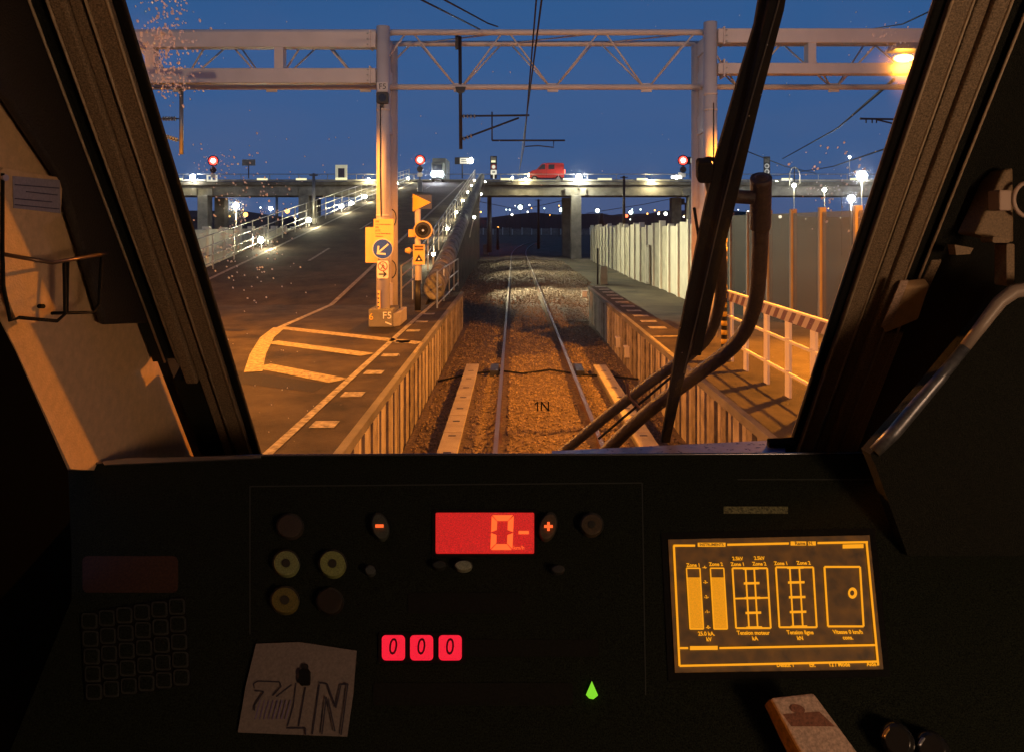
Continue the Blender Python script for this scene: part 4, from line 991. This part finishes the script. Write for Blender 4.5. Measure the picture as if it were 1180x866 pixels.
plate(DA, [(118, 531), (150, 527), (300, 524.5), (300, 527), (120, 535)], .001, .004).build('silver_lip', silver, o)  # thin silver strip along the left part of the lip
# recessed sub panels: seams
seam = mat('panel_seam', (.03, .036, .032), .6)
for a in ((288, 560, 288, 730), (288, 560, 740, 556), (740, 556, 744, 800), (1012, 552, 850, 552)):
    strokes(DA, [((a[0], a[1]), (a[2], a[3]))], 1.2, .0005, .0006, seam, 'panel_seam', o)
# displays
eR = emit('red_display', (1, .010, .012), .55, grain=.5); eRd = emit('red_digit', (1, .12, .02), 1.25)
d = plate(DA, rrect(502, 590, 615.5, 636.5, 1.5), .001, .004).build('speed_display', eR, o)
plate(DA, rrect(498, 586, 619.5, 640.5, 3), .0004, .002).build('display_bezel', rubber, d)
def seg7(fr, x, y, wd, h, tk, off, mt, par, sk=0):
    m = MB()
    def S(pts):
        m.prism([fr(px + sk * (y + h - py), py, off) for px, py in pts], fr.n * .0008)
    g = 1.0; t_ = tk
    S([(x + g, y), (x + wd - g, y), (x + wd - t_, y + t_), (x + t_, y + t_)]); S([(x + t_, y + h - t_), (x + wd - t_, y + h - t_), (x + wd - g, y + h), (x + g, y + h)])
    for (xa, xb) in ((x, x + t_), (x + wd, x + wd - t_)):
        S([(xa, y + g), (xb, y + t_ + g), (xb, y + h / 2 - t_ * .45), (xa, y + h / 2 - .6)]); S([(xa, y + h / 2 + .6), (xb, y + h / 2 + t_ * .45), (xb, y + h - t_ - g), (xa, y + h - g)])
    return m.build('digit', mt, par)
seg7(DA, 565, 593, 25.5, 40, 6.6, .006, eRd, d, .04)
strokes(DA, [((597.5, 613), (609.5, 613))], 3.6, .006, .0008, eRd, 'unit_dash', d)
text('unit_text', 'km/h', .0085, DA(598, 630.5, .0065), (1, 0, 0), (0, .719, .695), eRd, d, ext=.0003)
btn = emit('red_button', (1, .004, .035), .9, grain=.25)
for i, cx in enumerate((453, 485.5, 518.5)):
    b = plate(DA, rrect(cx - 13, 731, cx + 13.5, 759.5, 4.5), .0, .006).build('red_button', btn, o)
    DU = Vector((0, .719, .695)); text('button_digit', '0', .030, DA(cx, 745, .0068), (1, 0, 0), DU, mat('dark_red_print', (.10, .0, .01), .6) if i == 0 else MATS['dark_red_print'], b, ext=.0003, sx_=.85)
plate(DA, rrect(436, 727.5, 537, 763, 3), .0, .003).build('button_frame', rubber, o)
# knobs and buttons
def knob(px, py, rx, ry, col_, th=.012, rot=0, nm='round_button', dot=None):
    col_ = tuple(c * .55 for c in col_)
    mt = mat('knob_%d_%d' % (px, py), col_, .55, var=.35, scale=500, detail=2)
    k = plate(DA, circ(px, py, rx * 1.14, ry * 1.14, 28, rot), .0005, .004).build(nm, mat('knob_ring', (.03, .03, .025), .4) if 'knob_ring' not in MATS else MATS['knob_ring'], o)
    plate(DA, circ(px, py, rx, ry, 28, rot), .005, th).build('cap', mt, k, bevel=.001)
    if dot: plate(DA, circ(px, py, rx * .35, n=14), th + .006, .0006).build('cap_mark', MATS['knob_ring'], k)
knob(329.5, 648, 14, 14, (.36, .42, .18), dot=1); knob(383, 648.5, 14.5, 14.5, (.38, .44, .15), dot=1); knob(328, 690.5, 15, 14.5, (.24, .20, .05), dot=1)
knob(334, 605.5, 14, 13, (.075, .06, .05)); knob(682, 603.5, 12, 12, (.11, .08, .045), dot=1); knob(380, 692, 14, 14, (.03, .022, .012))
knob(534, 650.5, 9.5, 5.5, (.40, .44, .34), nm='oval_button'); knob(426.5, 656, 5.5, 5, (.09, .11, .11)); knob(506, 650, 7, 4, (.03, .04, .035)); knob(643, 655, 7, 4, (.05, .05, .05))
knob(438, 606, 9, 14.5, (.10, .12, .10), rot=-.25, nm='minus_key'); knob(631.5, 606, 9, 15, (.15, .11, .07), rot=.28, nm='plus_key')
strokes(DA, [((432.5, 605.5), (442, 605.5))], 3.4, .019, .001, eRd, 'minus_mark', o)
strokes(DA, [((627, 606), (637, 606))], 3.0, .019, .001, eRd, 'plus_mark', o); strokes(DA, [((632, 601), (632, 611))], 3.0, .0195, .001, eRd, 'plus_mark', o)
# faint label strips
fl = mat('dim_label', (.008, .008, .006), .8, spec=.2, var=.6, scale=400, detail=2)
for a in ((470, 682, 600, 706), (535, 736, 690, 756), (430, 786, 660, 812)): plate(DA, rrect(*a, 3), .0004, .0012).build('label_strip', fl, o)
plate(DA, rect(834, 583, 908, 591), .0004, .001).build('name_strip', mat('pale_label', (.14, .14, .07), .8, var=.7, scale=300, detail=2), o)
plate(DA, rrect(95, 640, 205, 682, 6), -.0006, .0016).build('brown_glow_patch', mat('brown_glow', (.045, .02, .010), .5, var=.4, scale=300, detail=2), o)  # faint brown glow above the keypad, painted as a flat patch
# indicator
plate(DA, [(682, 784), (689, 800), (684, 804), (679, 803), (675.5, 799)], .001, .004).build('green_indicator', emit('green_led', (.30, 1, .03), .7), o)
# keypad
kp = plate(DA, [(92, 706), (213, 686), (220, 788), (98, 808)], .0003, .002).build('keypad', rubber, o)
km = mat('key_edge', (.028, .030, .028), .7, var=.4, scale=300, detail=2)
for i in range(6):
    for j in range(5):
        u, v = (i + .5) / 6, (j + .5) / 5; cx = 92 + 121 * u + 6.5 * v; cy_ = 706 - 20 * u + 102 * v
        kk = plate(DA, rrect(cx - 9, cy_ - 9, cx + 9, cy_ + 9, 3.5), .0024, .003).build('key', km, kp)
        plate(DA, rrect(cx - 7.2, cy_ - 7.2, cx + 7.2, cy_ + 7.2, 3), .0056, .0008).build('key_top', desk_m, kk)
# orange screen
eo_bg = emit('screen_background', (1, .28, .0), .050, grain=.8, gs=60); eo = emit('screen_amber', (1, .36, .004), .98); eo2 = emit('screen_amber_fill', (1, .34, .0), .75, grain=.15)
sc = plate(DA, [(770, 621), (1002, 616), (1018, 770), (778, 774)], .001, .003).build('screen', eo_bg, o)
plate(DA, [(762, 613), (1008, 608), (1026, 779), (770, 783)], .0, .0018).build('screen_bezel', rubber, sc)
sp2 = .0046
def SL(segs, wd, nm='screen_line', mt=None): return strokes(DA, segs, wd, sp2, .0004, mt or eo, nm, sc)
SL([((776, 628), (801, 628)), ((838, 627), (909, 625.5)), ((942, 625), (1000, 624)), ((776.5, 628), (783, 766.5)), ((998.5, 624), (1012, 766)), ((783, 766.5), (1012, 761.5)), ((783.5, 746), (793, 746)), ((829, 746), (1010, 742.5))], 2.4, 'frame_line')
SL([((804, 627), (836, 627)), ((911, 625.5), (929, 625.5)), ((931, 625.5), (940, 625.5)), ((971, 629), (995, 628.5)), ((795, 746), (827, 745.7))], 4.5, 'title_bar')
DU = Vector((0, .719, .695))
def stx(s_, px, py, sz=.0072, mt=None, al='CENTER'): text('screen_text', s_, sz, DA(px, py, sp2 + .0008), (1, -.0, 0), DU, mt or eo, sc, ext=.0002, align=al, sx_=.98, bold=.025)
dk = emit('screen_dark', (1, .3, 0), .12)
stx('INSTRUMENTS', 820, 627, .0058, dk); stx('MESSAGES 1', 811, 746, .0055, dk)
for s_, px, py in (('Zone 1', 799, 650.5), ('Zone 2', 825, 649.5), ('2.5kV', 850, 643), ('2.5kV', 875, 642.5), ('Zone 1', 850, 649.5), ('Zone 2', 875, 649), ('Zone 1', 900, 648.5), ('Zone 2', 926, 648), ('25.0 kA.', 814, 729.5), ('kV', 817, 736), ('Tension moteur', 868, 728.5), ('kA', 870, 735), ('Tension ligne', 922, 728), ('kN', 922, 734.5), ('Vitesse 0 km/h', 977, 727.5), ('cons.', 977, 734), ('Defaut 1', 905, 765.5), ('Eff.', 936, 765.5), ('12 / Mode', 967, 765), ('Aide', 1004, 764.5), ('12:30:00', 984, 628.5), ('Rame 1N', 926, 625.5)):
    stx(s_, px, py, mt=dk if py < 630 else None)
def quadp(x0, y0, x1, y1): return [(x0, y0), (x1, y0), (x1 + (y1 - y0) * .06, y1), (x0 + (y1 - y0) * .06, y1)]
def box_l(x0, y0, x1, y1, wd=2.0):
    q = quadp(x0, y0, x1, y1); SL([(q[i], q[(i + 1) % 4]) for i in range(4)], wd, 'chart_frame')
for x0 in (791, 818): plate(DA, quadp(x0 + (1.5 if x0 > 800 else 0), 664.5, x0 + 16.5, 724), sp2, .0004).build('filled_bar', eo2, sc)
box_l(791, 654, 806.5, 724, 1.4); box_l(818.5, 654, 834, 724, 1.4)
for k, py in enumerate((653, 670, 687, 704, 722)): stx('-%d-' % (4 - k), 812 + .06 * (py - 654), py, .006)
for (x0, xm, xn, x1, yo) in ((844, 859, 869, 884, 654), (894, 910, 921, 937, 653)):
    box_l(x0, yo, x1, yo + 69, 2.0)
    SL([((xm, yo), (xm + 4.1, yo + 69)), ((xn, yo), (xn + 4.1, yo + 69))], 1.8)
    for k in range(5):
        py = yo + .5 + 17 * k; dx = .06 * (py - yo); SL([((xm - 3 + dx, py), (xn + 5 + dx, py - .4))], 2.6, 'tick_mark')
SL([((846, 689), (861, 688.6)), ((869, 688.5), (885, 688))], 1.8)
box_l(950, 652.5, 991, 721, 2.2)
plate(DA, circ(982.5, 682.5, 5.2, 6.4), sp2, .0004).build('dial_ring', eo, sc); plate(DA, circ(982, 682.5, 2.4, 3), sp2 + .0006, .0003).build('dial_hole', eo_bg, sc)
# right side raised console and silver edge
pc = [(1003, 523), (1030, 492), (1075, 440), (1110, 398), (1150, 352), (1165, 343), (1300, 338), (1300, 640), (1046, 640), (1012, 545)]
CF = FR(1.13)
sd = empty('side_console', CF(1100, 600), 'black raised console right of the desk with a silver edge', 'console')
plate(CF, pc, -.02, .03).build('console_body', cabp, sd)
MB().tube([CF(x, y - 2, .010) for x, y in [(1008, 522), (1030, 500), (1055, 470), (1080, 441), (1112, 402)]], [.009, .010, .010, .009, .008], 14).build('edge_bar', mat('polished_edge', (.17, .175, .20), .36, metal=.6, var=.3, scale=90), sd, smooth=True)
MB().tube([CF(x, y - 2, .010) for x, y in [(1112, 402), (1135, 372), (1152, 350), (1168, 338), (1185, 335), (1260, 333)]], [.008, .009, .010, .011, .011, .011], 14).build('edge_bar', mat('brown_edge', (.34, .27, .23), .4), sd, smooth=True)
# left lower console
o = plate(LW, [(-160, 250), (0, 366), (20, 405), (48, 468), (80, 541), (84, 640), (84, 960), (-160, 960)], .03, .02).build('side_console', mat('matt_black', (.0012, .0013, .0011), .95, spec=.02), bevel=.004); tag(o, 'black side console at the lower left below the beige wall', 'console')
# paper note
np_ = plate(DA, [(295, 741), (345, 739), (411, 749), (407, 800), (400, 848), (274, 843), (283, 790)], .004, .0012).build('paper_note', paperm)
tag(np_, 'square paper note with large pen sketched characters clipped on the desk', 'note')
ink = mat('pen_ink', (.035, .028, .045), .8)
strokes(DA, [((293, 792), (292, 787)), ((292, 787), (297, 784)), ((297, 784), (322, 785)), ((322, 785), (324, 790)), ((324, 790), (314, 801)), ((293, 795), (304, 796)), ((304, 796), (294, 811)), ((294, 811), (293, 818))], 1.5, .0054, .0003, ink, 'pen_stroke', np_)
strokes(DA, [((318, 802), (336, 788)), ((341, 786), (338, 812)), ((338, 812), (331, 836)), ((352, 791), (344, 836)), ((368, 788), (360, 845)), ((330, 838), (352, 838)), ((352, 838), (352, 846)), ((368, 786), (377, 787)), ((377, 787), (387, 815)), ((387, 815), (393, 788)), ((393, 788), (401, 787)), ((401, 787), (393, 846)), ((376, 802), (371, 845)), ((378, 804), (386, 842))], 1.7, .0054, .0003, ink, 'pen_stroke', np_)
strokes(DA, [((300 + i * 5, 806), (294 + i * 5, 828)) for i in range(8)], .9, .0054, .0003, mat('violet_ink', (.16, .12, .28), .8), 'shading', np_)
o = empty('binder_clip', DA(350, 775, .006), 'tiny black clip holding the paper note', 'clip'); plate(DA, rrect(344.5, 770, 357, 788, 3), .006, .006).build('clip_body', rubber, o); plate(DA, rrect(347, 764, 355, 771, 2), .006, .002).build('clip_handle', dark, o)
# throttle lever
lv = empty('control_lever', DA(930, 900, .0), 'beige flat control lever rising at the lower right of the desk', 'lever')
lm = mat('lever_beige', (.52, .36, .28), .6, var=.3, scale=260, detail=2)
MB().prism([DA(886, 806, .05), DA(935, 800.5, .05), DA(1012, 905, .05), DA(940, 905, .05)], DA.n * .012).build('lever_arm', lm, lv, bevel=.003)
MB().prism([DA(881, 812, .03), DA(886, 806, .05), DA(940, 905, .05), DA(925, 905, .03)], DA.n * .006).build('lever_side', mat('lever_wood', (.20, .10, .03), .7, var=.4, scale=200, detail=2), lv)
plate(DA, circ(919, 816, 9, 5, rot=.3), .0625, .0006).build('finger_wear', mat('wear_brown', (.22, .085, .05), .7, var=.4, scale=300, detail=2), lv)
plate(DA, [(902, 822), (944, 819), (962, 836), (912, 836)], .0622, .0005).build('wear_band', MATS['wear_brown'], lv)
for px, py, r_, lb in ((1034, 852, 17, 'round black knob beside the beige lever'), (1074, 862, 16, 'round black knob at the right of the other knob')):
    o = empty('desk_knob', DA(px, py, .0), lb, 'knob', 'round knobs by the lever')
    MB().tube([DA(px, py, .0), DA(px, py, .03), DA(px, py, .036)], [.02, .02, .014], 24).build('knob_body', mat('gloss_black', (.02, .02, .022), .15) if 'gloss_black' not in MATS else MATS['gloss_black'], o, smooth=True)
    MB().tube([DA(px + r_ * math.cos(R(a)) * .95, py + r_ * math.sin(R(a)) * .95, .034) for a in range(190, 290, 12)], .0022, 8).build('knob_highlight_ring', mat('copper_highlight', (.7, .35, .1), .3, metal=.8) if px < 1050 else silver, o, smooth=True)  # glint on the knob rim, modelled as a bright metal arc

# right wall things
f = Plane((0, 1.18, 0), (0, -1, 0))
o = empty('handset_bracket', f(1140, 300), 'tan wedge bracket with pale block and ring on the right wall', 'bracket')
plate(f, [(1157, 196), (1168, 193), (1169, 280), (1123, 270)], -.06, .05).build('wedge', mat('tan_plastic', (.24, .16, .09), .6, var=.3, scale=300, detail=2), o, bevel=.004)
plate(f, rrect(1152, 219, 1166, 243, 2), -.008, .03).build('block', mat('pinkish_plastic', (.55, .40, .33), .5), o, bevel=.003)
MB().tube([f(1186 + 18 * math.cos(R(a)), 230 + 20 * math.sin(R(a)), .01) for a in range(110, 251, 14)], .0035, 10).build('ring', MATS['pinkish_plastic'], o, smooth=True)
plate(f, rrect(1144, 273, 1164, 280, 2), -.006, .03).build('catch', MATS['tan_plastic'], o)
plate(f, rrect(1160, 281, 1169, 330, 2), -.04, .03).build('stem', MATS['tan_plastic'], o)
plate(f, [(1100, 282), (1122, 286), (1118, 293), (1102, 294)], -.05, .02).build('foot', MATS['tan_plastic'], o)
o = MB().prism([GL(1037, 323, .03), GL(1066, 320, .03), GL(1053, 360, .03), GL(1015, 376, .03)], GL.n * .02).build('pillar_bracket', wallp, bevel=.004); tag(o, 'small beige angled plate on the right pillar', 'plate')
MB().prism([GL(1037, 323, .053), GL(1046, 322.5, .053), GL(1027, 371.5, .053), GL(1015, 376, .053)], GL.n * .003).build('folded_edge', lm, o)
o = MB().prism([GL(1018, 380, .016), GL(1040, 380, .016), GL(985, 521, .016), GL(957, 521, .016)], GL.n * .008).build('pillar_strip', pill, bevel=.003); tag(o, 'brown painted highlight low on the right pillar above the desk', 'trim strip')  # highlight on the pillar face, modelled as a brown strip
o = MB().prism([GL(1072, 298, .016), GL(1084, 298, .016), GL(1060, 350, .016), GL(1048, 350, .016)], GL.n * .006).build('pillar_strip', pill, bevel=.002); tag(o, 'short dim brown strip above the beige plate', 'trim strip')

# wipers
o = wp = empty('windscreen_wiper', GL(680, 520, -.12), 'large dark wiper with bent pipe arms and long upright blade', 'wiper')
def gt(nm, pts, r, off, mt=wip_m, n=14):
    P = [GL(x, y, off if not hasattr(off, '__len__') else off[i]) for i, (x, y) in enumerate(pts)]
    # smooth the bends
    for _ in range(2):
        Q = [P[0]]
        for a, b in zip(P[:-1], P[1:]): Q += [a.lerp(b, .25), a.lerp(b, .75)]
        Q.append(P[-1]); P = Q
    return MB().tube(P, r, n).build(nm, mt, wp, smooth=True)
gt('lower_arm', [(690, 528), (740, 478), (800, 434), (852, 396), (872, 352), (876, 290), (877, 216)], .0155, -.13)
gt('upper_arm', [(640, 528), (700, 478), (760, 432), (812, 398), (829, 360), (832, 310), (826, 240), (818, 205)], .0115, -.10)
gt('arm_sleeve', [(876, 262), (877, 205)], .0195, -.13)
MB().ball(GL(877, 212, -.13), .0195, 16, 10).build('arm_cap', wip_m, wp, smooth=True)
gt('cross_link', [(838, 226), (868, 228)], .013, -.115)
gt('hose', [(690, 505), (745, 458), (790, 420), (806, 390), (818, 350), (806, 280), (800, 240)], .0028, -.075, rubber, 8)
gt('hose_clip', [(723, 442), (724, 456), (730, 462), (737, 470)], .003, -.07, mat('clip_pink', (.20, .08, .07), .6), 8)
gt('hook', [(805, 196), (808, 186), (818, 182), (828, 187), (834, 198)], .004, -.085, rubber, 8)
plate(GL, rrect(804, 188, 822, 212, 4), -.085, .02).build('clamp', rubber, wp, bevel=.003)
plate(GL, [(882, -40), (897, -40), (892, 40), (856, 160), (834, 250), (818, 310), (797, 400), (772, 510), (762, 510), (780, 400), (794, 330), (810, 250), (826, 180), (849, 100), (870, 30)], -.075, .012).build('blade_carrier', rubber, wp, bevel=.002)
plate(GL, [(893, -30), (911, -30), (904, 12), (877, 115), (853, 215), (832, 300), (808, 410), (797, 410), (818, 295), (836, 215), (858, 128)], -.06, .012).build('blade_rubber', rubber, wp, bevel=.002)
gt('blade_edge', [(901, -10), (862, 128), (833, 235), (806, 355), (788, 430)], .0013, -.046, mat('blade_grey', (.10, .09, .08), .4), 8)
